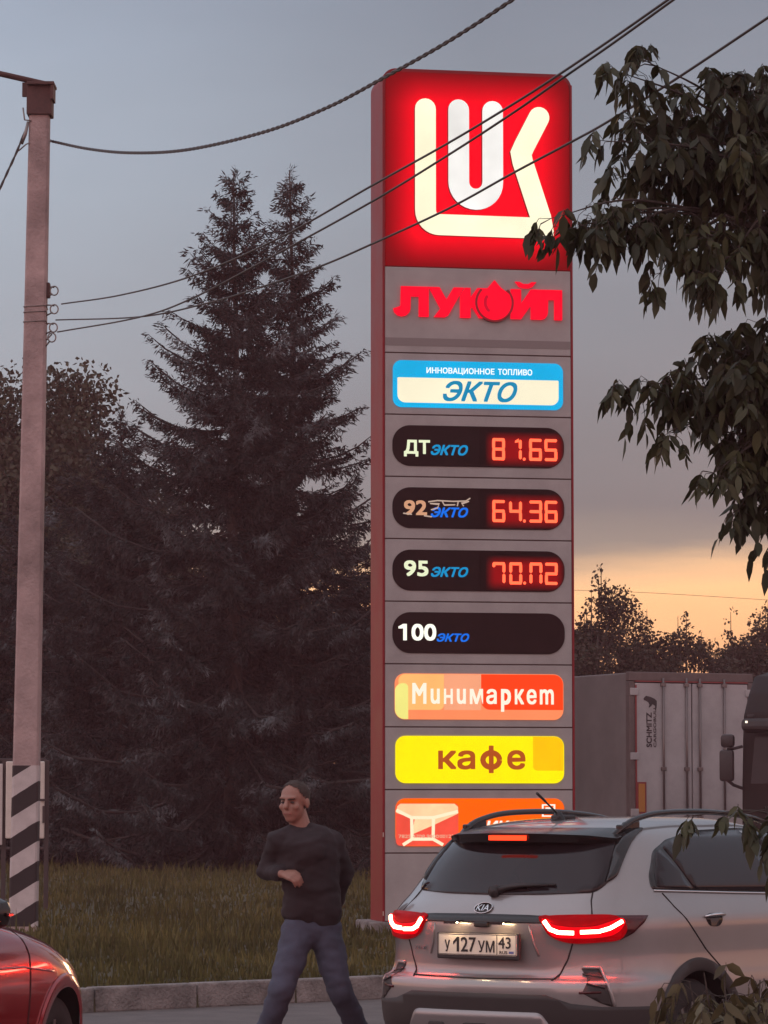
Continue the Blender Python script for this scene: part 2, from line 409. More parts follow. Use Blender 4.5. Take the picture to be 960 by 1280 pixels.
# ================================================================== TREES
bark = mat('bark', (.055, .042, .036), .95, var=.4, vs=9, bump=.8, bs=30)
spruce_m = leafmat('spruce_needles', (.007, .008, .008), (.028, .033, .033), (.155, .172, .178), .8, 1.25, 3.4, .25)  # clump contrast puts sky-lit boughs and dark gaps into the needle colour
def spruce(name, label, x, y, H, Rm, seed, group, zlow=.35, lean=0.0, power=.86, sparse=1.0):
    rs = np.random.RandomState(seed); gz = ground_z(x, y)
    t = thing(name, label, 'spruce tree', (x, y, gz), 0, group)
    bm = bmesh.new()
    pts = [(lean * (k / 10) ** 1.5 + .03 * math.sin(k * 1.3 + seed), .03 * math.cos(k * 1.7), -.1 + (H + .05) * k / 10) for k in range(11)]
    tube(bm, pts, [max(.012, .19 * (H / 13) * (1 - k / 10.4)) for k in range(11)], 8)
    trunk = obj('trunk', bm, bark, t)
    Pos = []; Dir = []; Len = []; Wid = []; bb = bmesh.new()
    z = zlow
    while z < H - .25:
        f = z / H; base = Rm * (1 - f) ** power + .10
        nb = int(rs.randint(7, 11) * sparse) + 1; a0 = rs.rand() * 6.28
        for k in range(nb):
            az = a0 + 6.283 * k / nb + rs.uniform(-.35, .35); L = base * rs.choice([rs.uniform(.45, .75), rs.uniform(.8, 1.18)], p=[.45, .55]) * (1.12 if f < .85 else 1)
            zz = z + rs.uniform(-.14, .14)
            el = (-.34 + .85 * f ** 1.3) + rs.uniform(-.12, .12); sag = rs.uniform(.12, .34) * (1 - f)
            up = rs.uniform(.05, .3)
            c, s = math.cos(az), math.sin(az); tx = lean * f ** 1.5
            m = max(3, int(L / .095)); tt = (np.arange(m) + 1) / m
            r_ = L * tt; hz = L * (el * tt - sag * np.sin(tt * 2.6) + up * tt ** 3)
            curl = rs.uniform(-.18, .18) * L * tt ** 2
            px = tx + c * r_ - s * curl; py = s * r_ + c * curl; pz = zz + hz
            if L > .5:
                tube(bb, [(tx, 0, zz)] + [(px[q], py[q], pz[q]) for q in range(0, m, max(1, m // 4))] + [(px[-1], py[-1], pz[-1])], [.028 * L / 2 + .006] + [.014 * L / 2 + .004] * (len(range(0, m, max(1, m // 4)))) + [.004], 4, cap=False)
            for q in range(m):
                T = tt[q]
                if T < .14 and L > 1: continue
                fw = np.array([c, s, el * .6 - .2]); sd_ = np.array([-s, c, 0.0])
                tl = (.085 + .17 * L * (1 - T) ** .8 * min(1, T * 3.2)) * rs.uniform(.6, 1.25)
                tl = min(tl, .48)
                for sg in ((-1, 1, 0, 2) if (f < .55 and T < .8) or (f < .85 and T < .55) else (-1, 1, 0)):
                    if sg == 0 and rs.rand() < .35: continue
                    d0 = fw * (.75 if sg else .9) + sd_ * (sg if sg < 2 else rs.uniform(-.6, .6)) * .85 + (np.array([0, 0, -.9]) if sg == 2 else 0); d0 = d0 / np.linalg.norm(d0)
                    ll = (tl if sg < 2 else rs.uniform(.12, .30)) if sg else .14
                    nn = max(1, int(ll / .052))
                    for j in range(nn):
                        u = (j + .3) / nn
                        p = np.array([px[q], py[q], pz[q]]) + d0 * ll * u + np.array([0, 0, -.22 * ll * u * u * 1.6])
                        # needle tuft: droops from the twig
                        dd = d0 * rs.uniform(.35, 1.0) + np.array([0, 0, -rs.uniform(.1, .95) * (1.0 - .75 * f)]) + rs.normal(0, .28, 3)
                        dd /= np.linalg.norm(dd)
                        Pos.append(p); Dir.append(dd); Len.append(rs.uniform(.09, .19)); Wid.append(rs.uniform(.020, .036) * (1.1 if f < .6 else 1.05))
        z += (.30 + .17 * (1 - f)) * rs.uniform(.75, 1.25)
    # leader and its bristles
    for q in range(60):
        zz = H - rs.rand() * 1.3; a = rs.rand() * 6.28; e = rs.uniform(.2, 1.1)
        Pos.append(np.array([lean * (zz / H) ** 1.5, 0, zz])); Dir.append(np.array([math.cos(a) * .6, math.sin(a) * .6, e])); Len.append(rs.uniform(.08, .17)); Wid.append(.016)
    K = 5
    Pos = np.repeat(np.array(Pos), K, 0); Dir = np.repeat(np.array(Dir), K, 0); Len = np.repeat(np.array(Len), K)[:, None]; Wid = np.repeat(np.array(Wid), K)[:, None]
    Pos = Pos + rs.normal(0, .030, Pos.shape); Dir = Dir + rs.normal(0, .33, Dir.shape); Dir /= np.linalg.norm(Dir, axis=1)[:, None]
    Len = Len * rs.uniform(.55, 1.0, Len.shape); Wid = Wid * rs.uniform(.36, .52, Wid.shape)
    sidev = np.cross(Dir, rs.normal(0, 1, Dir.shape)); sidev /= np.linalg.norm(sidev, axis=1)[:, None]
    A = Pos; B = Pos + Dir * Len * .45 + sidev * Wid; C_ = Pos + Dir * Len; D = Pos + Dir * Len * .45 - sidev * Wid
    V = np.stack([A, B, C_, D], 1).reshape(-1, 3); i = np.arange(len(Pos)) * 4
    cr = quads('crown', V, np.stack([i, i + 1, i + 2, i + 3], 1), [spruce_m], t)
    obj('limb', bb, mat('dark_limb', (.028, .022, .020), .95), t)
    return t
def X(px, Y): return (px - 480) / FPX * Y
SPG = 'spruces behind the sign'
spruce('spruce_tree', 'tall dark spruce with the left of the two bare pointed tops', X(292, 64), 64.0, 12.7, 3.95, 11, SPG, power=1.0)
spruce('spruce_tree', 'tall dark spruce with the thin pointed top nearest the price sign', X(366, 65.5), 65.5, 13.0, 3.3, 23, SPG, lean=-.05, power=1.05)
spruce('spruce_tree', 'short bushy spruce low between the utility pole and the tall spruces', X(150, 67), 67.0, 8.6, 2.6, 35, SPG, power=.75)
spruce('spruce_tree', 'young spruce filling the gap just left of the sign post foot', X(446, 67), 67.0, 6.3, 2.3, 47, SPG, power=.7)
spruce('spruce_tree', 'low wide spruce at the left edge behind the striped pole', X(40, 70), 70.0, 7.0, 2.9, 53, SPG, power=.7)

def leaf_cloud(centres, n, rs, lsize, droop=.3):
    """leaf clumps spread over many small ellipsoid puffs -> pointed quads"""
    C_ = np.array([c[:3] for c in centres]); Rr = np.array([c[3] for c in centres]); pr = Rr ** 2; pr /= pr.sum()
    k = rs.choice(len(C_), n, p=pr)
    d = rs.normal(0, 1, (n, 3)); d /= np.linalg.norm(d, axis=1)[:, None]
    r_ = Rr[k] * (rs.rand(n) ** .45)
    P = C_[k] + d * r_[:, None] * np.array([1, 1, .8])
    ax = rs.normal(0, 1, (n, 3)) + np.array([0, 0, -droop]) + d * .5; ax /= np.linalg.norm(ax, axis=1)[:, None]
    sd_ = np.cross(ax, rs.normal(0, 1, (n, 3))); sd_ /= np.linalg.norm(sd_, axis=1)[:, None]
    L = lsize * rs.uniform(.6, 1.3, n)[:, None]; w = L * rs.uniform(.25, .38, n)[:, None]
    V = np.stack([P, P + ax * L * .45 + sd_ * w, P + ax * L, P + ax * L * .45 - sd_ * w], 1).reshape(-1, 3); i = np.arange(n) * 4
    return V, np.stack([i, i + 1, i + 2, i + 3], 1)
def broad_tree(name, label, cat, x, y, H, Rc, seed, m, group=None, nleaf=16000, lsize=.16, zb=.25, shoots=8, puff=.6):
    rs = np.random.RandomState(seed); gz = ground_z(x, y) if kerb_dist(x, y) > 0 else 0
    t = thing(name, label, cat, (x, y, gz), 0, group); bm = bmesh.new(); cen = []
    tube(bm, [(0, 0, -.1), (.05, .03, H * .3), (-.04, .05, H * .6), (0, 0, H * .86)], [.02 * H, .016 * H, .010 * H, .004 * H], 8)
    nb = 26 if nleaf < 30000 else 46
    for k in range(nb):
        f = rs.uniform(zb, .97); az = rs.rand() * 6.28; prof = math.sin(math.pi * min(1, (f - zb * .6) / (1.12 - zb * .6))) ** .6
        L = Rc * prof * rs.uniform(.6, 1.1); z0 = H * max(.12, f - .2)
        e = Vector((math.cos(az) * L, math.sin(az) * L, H * f))
        mid = Vector((math.cos(az) * L * .45, math.sin(az) * L * .45, z0 + (H * f - z0) * .6))
        tube(bm, [(0, 0, z0), mid, e], [.007 * H, .004 * H, .0015 * H], 5, cap=False)
        for q in range(5):
            u = rs.uniform(.4, 1.08); p = mid.lerp(e, u)
            cen.append((p.x + rs.normal(0, .25 * puff), p.y + rs.normal(0, .25 * puff), p.z + rs.normal(0, .25 * puff), puff * rs.uniform(.5, 1.15)))
    for k in range(shoots):      # upright shoots that fray the outline
        az = rs.rand() * 6.28; rr = Rc * rs.uniform(0, .75); z0 = H * (1 - .35 * rr / Rc)
        ht = rs.uniform(.3, 1.0) * puff * 1.6
        tube(bm, [(math.cos(az) * rr, math.sin(az) * rr, z0 - .6), (math.cos(az) * rr, math.sin(az) * rr, z0 + ht)], [.02, .006], 4, cap=False)
        for q in range(5): cen.append((math.cos(az) * rr + rs.normal(0, .08), math.sin(az) * rr + rs.normal(0, .08), z0 - .3 + (ht + .3) * q / 4, .30 * puff * (1.25 - q * .17)))
    obj('trunk', bm, bark, t)
    V, F = leaf_cloud(cen, nleaf, rs, lsize)
    quads('crown', V, F, [m], t)
    return t
dec_m = leafmat('dusk_leaves', (.022, .022, .014), (.050, .048, .030), (.085, .080, .048), .7, .8)
far_m = leafmat('far_leaves', (.025, .022, .015), (.050, .042, .028), (.085, .070, .045), .7, .8)
broad_tree('broadleaf_tree', 'dark leafy tree rising behind the utility pole at the left edge', 'tree', X(12, 76), 76, 9.9, 3.2, 5, dec_m, 'leafy trees behind the pole', 130000, .135, .1, 0, 1.25)
broad_tree('broadleaf_tree', 'dark leafy tree just right of the utility pole', 'tree', X(112, 78), 78, 8.8, 2.0, 6, dec_m, 'leafy trees behind the pole', 85000, .130, .1, 0, 1.0)
for k, (px, Y, H, Rc, lab) in enumerate([(215, 84, 7.4, 2.2, 'dark leafy tree showing through the gap left of the tall spruces'), (330, 86, 7.6, 2.3, 'dark leafy tree behind the middle of the two tall spruces'), (425, 88, 6.0, 1.9, 'dark leafy tree behind the young spruce by the sign')]):
    broad_tree('broadleaf_tree', lab, 'tree', X(px, Y), Y, H, Rc, 90 + k, dec_m, 'leafy trees behind the spruces', 30000, .16, .05, 6, .8)
for k, (px, Y, H, Rc, lab) in enumerate([
        (748, 84, 6.5, 1.2, 'leafy tree with the tall thin top shoot right beside the price sign'),
        (800, 86, 5.7, 1.4, 'round leafy tree over the middle of the white trailer roof'),
        (858, 86, 5.75, 1.4, 'round leafy tree over the right half of the white trailer roof'),
        (915, 88, 5.5, 1.5, 'leafy tree over the right end of the white trailer'),
        (965, 90, 6.4, 1.6, 'taller leafy tree behind the black truck cab'),
        (703, 88, 5.8, 1.3, 'leafy tree mostly hidden behind the price sign')]):
    broad_tree('broadleaf_tree', lab, 'tree', X(px, Y), Y, H, Rc, 60 + k, far_m, 'trees against the orange sky', 21000, .100, .12, 12, .5)

# ================================================================== PRICE SIGN
panel_m = mat('sign_panel_grey', (.33, .312, .305), .55, var=.14, vs=2.0, spec=.3)
case_m = mat('sign_casing_red', (.21, .012, .018), .5, var=.15, vs=2, spec=.25)
joint_m = mat('sign_joint', (.05, .025, .022), .8)

creamside_m = mat('letter_return_red', (.16, .01, .015), .4)
def lit(name, col, es, amp=.25, vs=2.0):
    """back-lit acrylic: emission with the uneven light of the tubes behind"""
    if name in MATS: return MATS[name]
    m = mat(name, tuple(c * .10 for c in col), .35); t = m.node_tree; b = t.nodes['Principled BSDF']
    tcn = t.nodes.new('ShaderNodeTexCoord'); n = t.nodes.new('ShaderNodeTexNoise'); n.inputs['Scale'].default_value = vs; n.inputs['Detail'].default_value = 2
    t.links.new(tcn.outputs['Object'], n.inputs[0])
    b.inputs['Emission Color'].default_value = (*col, 1); b.inputs['Specular IOR Level'].default_value = .06
    t.links.new(math_(t, 'MULTIPLY_ADD', n.outputs[0], 2 * amp * es, es * (1 - amp)), b.inputs['Emission Strength'])
    return m
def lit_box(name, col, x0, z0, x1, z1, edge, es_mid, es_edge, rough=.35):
    """back-lit face or painted digit glow, bright inside and fading to the rim (object coordinates)"""
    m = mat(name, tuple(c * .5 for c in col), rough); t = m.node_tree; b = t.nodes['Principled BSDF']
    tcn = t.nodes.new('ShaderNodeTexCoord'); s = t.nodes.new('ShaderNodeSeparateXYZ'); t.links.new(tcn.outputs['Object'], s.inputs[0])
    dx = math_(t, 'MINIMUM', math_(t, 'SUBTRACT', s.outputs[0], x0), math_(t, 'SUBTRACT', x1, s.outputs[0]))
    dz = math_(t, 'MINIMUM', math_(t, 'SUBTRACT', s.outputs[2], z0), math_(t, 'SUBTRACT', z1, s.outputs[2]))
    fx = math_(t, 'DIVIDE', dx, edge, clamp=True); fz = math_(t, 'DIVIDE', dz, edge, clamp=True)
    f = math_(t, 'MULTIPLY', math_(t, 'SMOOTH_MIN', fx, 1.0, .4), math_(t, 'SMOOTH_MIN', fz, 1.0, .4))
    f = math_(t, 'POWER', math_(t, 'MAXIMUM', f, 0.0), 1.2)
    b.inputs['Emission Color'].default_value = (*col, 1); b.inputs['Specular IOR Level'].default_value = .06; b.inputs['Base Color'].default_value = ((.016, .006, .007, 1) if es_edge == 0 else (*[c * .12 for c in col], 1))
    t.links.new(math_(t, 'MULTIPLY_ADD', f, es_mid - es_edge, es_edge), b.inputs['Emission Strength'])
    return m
cream_m = lit('lit_cream', (1.0, .93, .66), 1.0, .20, 1.6); pale_m = lit('lit_pale', (.95, .94, .90), .84, .28, 2.2)
SG = thing('price_sign', 'tall lit red and grey fuel price sign with a white emblem on top', 'price sign', (.009, 40.0, -.04), R(10.3))
FW = 2.16
bm = bmesh.new(); prism(bm, rrect(-.030, .30, FW + .028, 10.03, (.0, .0, .16, .16)), .012, .74)
soft(obj('casing', bm, case_m, SG), 40)
bm = bmesh.new()
for poly in (rrect(-.030, .30, -.004, 9.9, 0), rrect(FW + .004, .30, FW + .028, 9.9, 0)): prism(bm, poly, -.022, .010)
obj('edge_trim', bm, case_m, SG)
bm = bmesh.new(); prism(bm, rrect(0, .26, FW, .33, 0), -.01, .5); box(bm, (FW / 2, .35, .16), (FW + .35, 1.15, .34), 0, .02)
obj('footing', bm, conc, SG)
# emblem box
LZ0, LZ1 = 7.745, 9.985
logo_m = lit_box('lit_red', (1.0, .0, .012), -.02, LZ0 - .02, FW + .02, LZ1 + .02, .42, 1.15, .10)
bm = bmesh.new(); prism(bm, rrect(.002, LZ0, FW - .002, LZ1, (.0, .0, .15, .15)), -.020, .010)
lp = obj('emblem_panel', bm, logo_m, SG)
hw = .121
bm = bmesh.new()
Lp = [(.456, 9.553), (.456, 8.40)] + arc(.615, 8.38, .158, 180, 270, 8) + [(1.80, 8.215)]
ribbon(bm, Lp, hw, -.085, -.021, True, False, 0, 1); soft(obj('emblem_stroke', bm, [cream_m, creamside_m], lp), 40)
bm = bmesh.new()
Up = [(.843, 9.555), (.843, 8.74)] + arc(1.041, 8.725, .198, 180, 360, 16) + [(1.240, 8.74), (1.240, 9.55)]
ribbon(bm, Up, hw, -.085, -.021, True, True, 0, 1); soft(obj('emblem_stroke', bm, [pale_m, creamside_m], lp), 40)
bm = bmesh.new()
Kp = [(1.785, 9.50), (1.612, 9.165), (1.572, 9.075), (1.590, 8.98), (1.80, 8.342)]
ribbon(bm, Kp, hw, -.085, -.021, True, False, 0, 1)
prism(bm, [(1.801, 8.093), (1.90, 8.093), (1.945, 8.12), (1.955, 8.17), (1.917, 8.382), (1.801, 8.341)], -.085, -.021)
soft(obj('emblem_stroke', bm, [cream_m, creamside_m], lp), 40)
# grey panels
rows = [7.740, 6.750, 6.046, 5.338, 4.632, 3.923, 3.217, 2.507, 1.803, 1.093, .33]
panels = []
for i in range(10):
    z1, z0 = rows[i] - .007, rows[i + 1] + .007
    bm = bmesh.new(); box(bm, (FW / 2, -.006, (z0 + z1) / 2), (FW, .030, z1 - z0), 0, .004)
    if i == 0: prism(bm, rrect(.0, z0 + .075, FW, z0 + .165, 0), -.0235, -.0205, mi=1)
    nm = ['name_panel', 'brand_panel', 'price_panel', 'price_panel', 'price_panel', 'price_panel', 'shop_panel', 'cafe_panel', 'card_panel', 'blank_panel'][i]
    panels.append(obj(nm, bm, [panel_m, mat('sign_panel_band', (.20, .175, .172), .6)], SG))
bm = bmesh.new()
for z in rows[1:-1]: box(bm, (FW / 2, .0, z), (FW - .01, .03, .016))
obj('panel_joint', bm, joint_m, SG)
# name lettering: blocky red letters with a drop for O
redlet = mat('lit_letter_red', (.3, .0, .01), .4, emit=(1.0, .0, .022), es=.98)
redside = mat('letter_edge_dark', (.25, .0, .01), .5)
YP = -.0215
def poly_letters(polys, name, parent, mats, y0, y1):
    bm_ = bmesh.new()
    for pl in polys: prism(bm_, pl, y0, y1)
    return obj(name, bm_, mats, parent)
zb, zt = 7.165, 7.51
def EL(x0, x1):   # the letter with a hooked left foot
    w = x1 - x0; s = w / .40
    P = [(x0 + .075 * s, zt), (x1, zt), (x1, zb), (x1 - .115 * s, zb), (x1 - .115 * s, zt - .115), (x0 + .19 * s, zt - .115), (x0 + .185 * s, zb + .12)]
    P += [(x0 + .085 * s + .10 * s * math.cos(R(a)), zb + .088 + .09 * math.sin(R(a))) for a in (-5, -30, -60, -90, -120, -150, -180)] + [(x0 + .02 * s, zb + .10), (x0 + .07 * s, zb + .12)]
    return P
polys = [EL(.105, .500)]
polys.append([(.500, zt), (.625, zt), (.705, zb + .205), (.790, zt), (.910, zt), (.725, zb + .02), (.690, zb), (.560, zb), (.635, zb + .10)])
polys.append([(.865, zt - .09), (.865, zb), (.985, zb), (.985, zb + .10), (1.005, zb + .125), (1.085, zb), (1.225, zb), (1.095, zb + .19), (1.195, zt), (1.065, zt), (.985, zb + .235), (.985, zt), (.92, zt)])
polys.append([(1.455, zt), (1.455, zb), (1.575, zb), (1.69, zb + .16), (1.69, zb), (1.810, zb), (1.810, zt), (1.69, zt), (1.575, zb + .18), (1.575, zt)])
polys.append([(1.505, zt + .085), (1.56, zt + .085), (1.60, zt + .062), (1.66, zt + .062), (1.70, zt + .085), (1.755, zt + .085), (1.71, zt + .03), (1.67, zt + .012), (1.59, zt + .012), (1.55, zt + .03)])
polys.append(EL(1.745, 2.055))
for q in range(len(polys[-1])): pass
for i, pl in enumerate(polys):
    if i == 4: continue
    bm = bmesh.new(); prism(bm, pl, -.052 - .0012 * i, YP)
    if i == 3: prism(bm, polys[4], -.0515, YP)
    obj('name_letter', bm, redlet, panels[0])
dc, dr = (1.262, 7.345), .200
drop = [(dc[0] + dr * math.cos(R(a)), dc[1] + dr * math.sin(R(a))) for a in range(148, 393, 9)] + [(1.335, 7.52), (1.262, 7.605), (1.19, 7.52)]
bm = bmesh.new(); prism(bm, drop, -.066, YP)
dp = obj('drop_letter', bm, redlet, panels[0])
bm = bmesh.new(); ribbon(bm, arc(dc[0] + .02, dc[1], .13, 150, 225, 8), .016, -.0695, -.0665); obj('drop_highlight', bm, mat('drop_mark', (.4, .0, .01), .4, emit=(.55, 0, .02), es=.9), dp)
bm = bmesh.new(); ribbon(bm, [(dc[0] + (dr + .012) * math.cos(R(a)), dc[1] + (dr + .012) * math.sin(R(a))) for a in range(135, 406, 9)], .012, -.058, YP - .001, False, False); obj('drop_outline', bm, redside, dp)

# brand plate
blue = lit('lit_blue', (.0, .42, .78), .92, .15); white_l = lit('lit_cream_plate', (1.0, .93, .68), .86, .10); wtext = mat('lit_white_text', (.8, .8, .8), .4, emit=(.85, .97, 1.0), es=.95)
def plate(parent, name, x0, z0, x1, z1, r_, m, y=-.032, y0=YP + .003, mi=0):
    bm_ = bmesh.new(); prism(bm_, rrect(x0, z0, x1, z1, r_), y, y0); return obj(name, bm_, m, parent)
def lettering(parent, s, box_, m, y, bold=.02, shear=0.0, name='lettering', depth=.004):
    return obj(name, text_mesh(s, *box_, y, depth, bold, shear), m, parent)
plate(panels[1], 'lit_plate', .088, 6.128, 2.066, 6.664, .10, blue)
plate(panels[1], 'pale_field', .140, 6.182, 2.014, 6.468, (.09, .09, .012, .012), white_l, -.035, -.0325)
lettering(panels[1], 'ИННОВАЦИОННОЕ', (.475, 1.265, 6.508, 6.590), wtext, -.0325, .025); lettering(panels[1], 'ТОПЛИВО', (1.305, 1.705, 6.520, 6.590), wtext, -.0325, .028)
lettering(panels[1], 'ЭКТО', (.665, 1.530, 6.205, 6.440), mat('lit_blue_text', (.0, .2, .42), .4, emit=(.0, .30, .56), es=.72), -.0355, .030, .35)
# price rows
pill_m = mat('display_black', (.016, .006, .007), .4, var=.3, vs=3, spec=.12)
glow_m = {}
cell_w, dig_h, st = .150, .252, .034
SEG = {'8': 'abcdefg', '1': 'bcj', '6': 'acdefg', '5': 'acdfg', '4': 'bcfg', '3': 'abcdg', '7': 'abcj', '0': 'abcdef', '2': 'abdeg', 'n': 'abcefd'}
def digit(bm_, ch, x, z, y):
    w, h, t_ = cell_w, dig_h, st
    def hb(zc): prism(bm_, [(x + t_ * .35, zc - t_ / 2), (x + w - t_ * .35, zc - t_ / 2), (x + w - t_ * .05, zc), (x + w - t_ * .35, zc + t_ / 2), (x + t_ * .35, zc + t_ / 2), (x + t_ * .05, zc)], y, y + .004)
    def vb(xc, za, zb_): prism(bm_, [(xc - t_ / 2, za + t_ * .55), (xc, za + t_ * .1), (xc + t_ / 2, za + t_ * .55), (xc + t_ / 2, zb_ - t_ * .55), (xc, zb_ - t_ * .1), (xc - t_ / 2, zb_ - t_ * .55)], y, y + .004)
    for sgm in SEG[ch]:
        if sgm == 'a': hb(z + h - t_ / 2)
        if sgm == 'g': hb(z + h / 2)
        if sgm == 'd' and ch != 'n': hb(z + t_ / 2)
        if sgm == 'b': vb(x + w - t_ / 2, z + h / 2, z + h - t_ / 2 + .008)
        if sgm == 'c': vb(x + w - t_ / 2, z + t_ / 2 - .008, z + h / 2)
        if sgm == 'f': vb(x + t_ / 2, z + h / 2, z + h - t_ / 2 + .008)
        if sgm == 'e': vb(x + t_ / 2, z + t_ / 2 - .008, z + h / 2)
        if sgm == 'j' and ch == '7': vb(x + t_ / 2, z + h * .74, z + h)
        if sgm == 'j' and ch == '1': prism(bm_, [(x + w - t_, z + h), (x + w - t_, z + h - t_ * 1.2), (x + w - t_ * 2.3, z + h - t_ * 1.5), (x + w - t_ * 2.3, z + h - t_ * .8)], y, y + .004)
led_m = mat('led_segment', (.5, .05, .03), .4, emit=(1.0, .10, .040), es=2.1)
green_w = mat('lit_pale_green', (.6, .65, .45), .4, emit=(.86, .92, .62), es=.86)
orange_w = mat('worn_orange_digits', (.5, .3, .2), .4, emit=(.75, .38, .22), es=.75)
white_w = mat('lit_white_digits', (.8, .8, .7), .4, emit=(1, 1, .86), es=1.0)
cyan_t = mat('lit_cyan_word', (.0, .2, .4), .4, emit=(.0, .27, .56), es=.9); blue_t = mat('lit_blue_word', (.0, .1, .5), .4, emit=(.0, .17, .85), es=.85)
DX = [1.235, 1.430, 1.665, 1.845]
spec_rows = [('ДТ', (.215, .515, -.125, .065), green_w, (.525, .955, -.105, .015), cyan_t, '8165'),
             ('92', (.215, .480, -.085, .085), orange_w, (.525, .955, -.105, .010), blue_t, '6436'),
             ('95', (.215, .495, -.070, .110), green_w, (.525, .955, -.075, .040), cyan_t, '70n2'),
             ('100', (.205, .585, -.090, .100), white_w, (.590, .965, -.100, -.005), blue_t, None)]
for i, (word, b1, m1, b2, m2, num) in enumerate(spec_rows):
    pn = panels[2 + i]; zc = (rows[2 + i] + rows[3 + i]) / 2
    bm = bmesh.new(); prism(bm, rrect(.083, zc - .232, 2.075, zc + .232, .205, 12), -.030, YP + .003); disp = soft(obj('display', bm, pill_m, pn), 40)
    lettering(pn, word, (b1[0], b1[1], zc + b1[2], zc + b1[3]), m1, -.031, .035, 0, 'fuel_grade')
    lettering(pn, 'ЭКТО', (b2[0], b2[1], zc + b2[2], zc + b2[3]), m2, -.031, .04, .32, 'fuel_word')
    if word == '100':
        bm = bmesh.new(); prism(bm, [(.150, zc + .045), (.150, zc + .068), (.205, zc + .098), (.232, zc + .098), (.232, zc + .055), (.190, zc + .045)], -.0351, -.0312); obj('fuel_grade', bm, m1, pn)
    if i == 1:   # torn remains of an older sticker over the word
        bm = bmesh.new()
        for pth in ([(.50, zc + .07), (.60, zc + .085), (.78, zc + .078), (.93, zc + .085), (.975, zc + .115)], [(.52, zc + .05), (.62, zc + .045), (.60, zc + .0), (.53, zc - .02)], [(.66, zc + .07), (.68, zc + .035), (.80, zc + .04)], [(.84, zc + .075), (.83, zc + .03)], [(.96, zc + .08), (.88, zc + .055), (.90, zc + .03)], [(.21, zc - .065), (.30, zc - .075)], [(.45, zc - .09), (.53, zc - .10)]):
            ribbon(bm, pth, .0075, -.0365, -.0352)
        obj('torn_sticker', bm, mat('sticker_remains', (.5, .42, .36), .6, emit=(.62, .45, .36), es=.7), pn)
    if num:
        zd = zc - .150
        gm = lit_box('led_halo_red_%d' % i, (1.0, .0, .004), 1.150, zd - .080, 2.085, zd + dig_h + .080, .12, .30, .0)  # glow around the digits, painted as an emissive plate with fading edges
        bm = bmesh.new(); prism(bm, rrect(1.085, zc - .226, 2.070, zc + .226, (.02, .20, .20, .02), 12), -.0325, -.0302); obj('led_halo', bm, gm, pn)
        for ch, dx in zip(num, DX):
            bm = bmesh.new(); digit(bm, ch, dx, zd, -.0375); obj('led_digit', bm, led_m, pn)
        bm = bmesh.new(); prism(bm, [(1.608 + .017 * math.cos(R(a)), zd + .017 + .017 * math.sin(R(a))) for a in range(0, 360, 30)], -.0375, -.0335)
        obj('led_point', bm, led_m, pn)
# shop plate: overlapping translucent blocks of colour
def cl(name, c, es=.9, amp=.10): return lit(name, c, es, amp, 3.0)
pn = panels[6]
plate(pn, 'lit_plate', .108, 2.592, 2.056, 3.110, .115, cl('lit_salmon', (1.0, .27, .11)))
bm = bmesh.new(); prism(bm, rrect(.110, 2.596, .262, 3.0, (.11, 0, .05, .09)), -.0345, -.0322); obj('colour_block', bm, cl('lit_lime', (.86, .80, .22)), pn)
bm = bmesh.new(); prism(bm, rrect(.150, 2.70, .672, 3.104, (.04, .06, 0, .08)), -.0338, -.0322); obj('colour_block', bm, cl('lit_apricot', (1.0, .50, .16)), pn)
bm = bmesh.new(); prism(bm, rrect(.674, 2.70, 1.10, 3.104, 0), -.0332, -.0322); obj('colour_block', bm, cl('lit_rose', (.92, .37, .20)), pn)
bm = bmesh.new(); prism(bm, rrect(1.102, 2.705, 2.050, 3.104, (.10, 0, .105, 0)), -.0340, -.0322); obj('colour_block', bm, cl('lit_vermilion', (1.0, .055, .008), .95), pn)
wt_ = mat('lit_warm_text', (.8, .7, .6), .4, emit=(1, .82, .66), es=1.0)
for g_, xa, xb, za, zb_ in (('M', .308, .470, 0, .235), ('u', .519, .623, 0, .172), ('H', .672, .773, 0, .172), ('u', .820, .924, 0, .172), ('м', .970, 1.122, 0, .172), ('а', 1.160, 1.280, 0, .172), ('p', 1.330, 1.445, -.085, .172), ('к', 1.490, 1.597, 0, .172), ('е', 1.628, 1.742, 0, .172), ('m', 1.780, 1.942, 0, .172)):
    zo = 2.768
    lettering(pn, g_, (xa, xb, zo + za, zo + zb_), wt_, -.0352, .028, 0)
# cafe plate
pn = panels[7]
plate(pn, 'lit_plate', .116, 1.876, 2.060, 2.408, .115, cl('lit_yellow', (1.0, .80, .0), .98))
bm = bmesh.new(); prism(bm, rrect(1.70, 2.02, 2.050, 2.402, (.05, 0, .10, 0)), -.0336, -.0322); obj('colour_block', bm, cl('lit_amber', (1.0, .53, .0), .95), pn)
cb_ = mat('cafe_text_brown', (.30, .07, .02), .5, emit=(.48, .085, .012), es=.8)
lettering(pn, 'ка', (.605, 1.030, 2.030, 2.245), cb_, -.0352, .035, 0); lettering(pn, 'е', (1.400, 1.610, 2.030, 2.250), cb_, -.0352, .035, 0)
bm = bmesh.new(); ribbon(bm, [(1.215 + .096 * math.cos(R(a)), 2.138 + .082 * math.sin(R(a))) for a in range(0, 361, 15)], .030, -.0392, -.0352, False, False); prism(bm, rrect(1.188, 1.990, 1.242, 2.300, .004), -.0396, -.0352); obj('lettering', bm, cb_, pn)
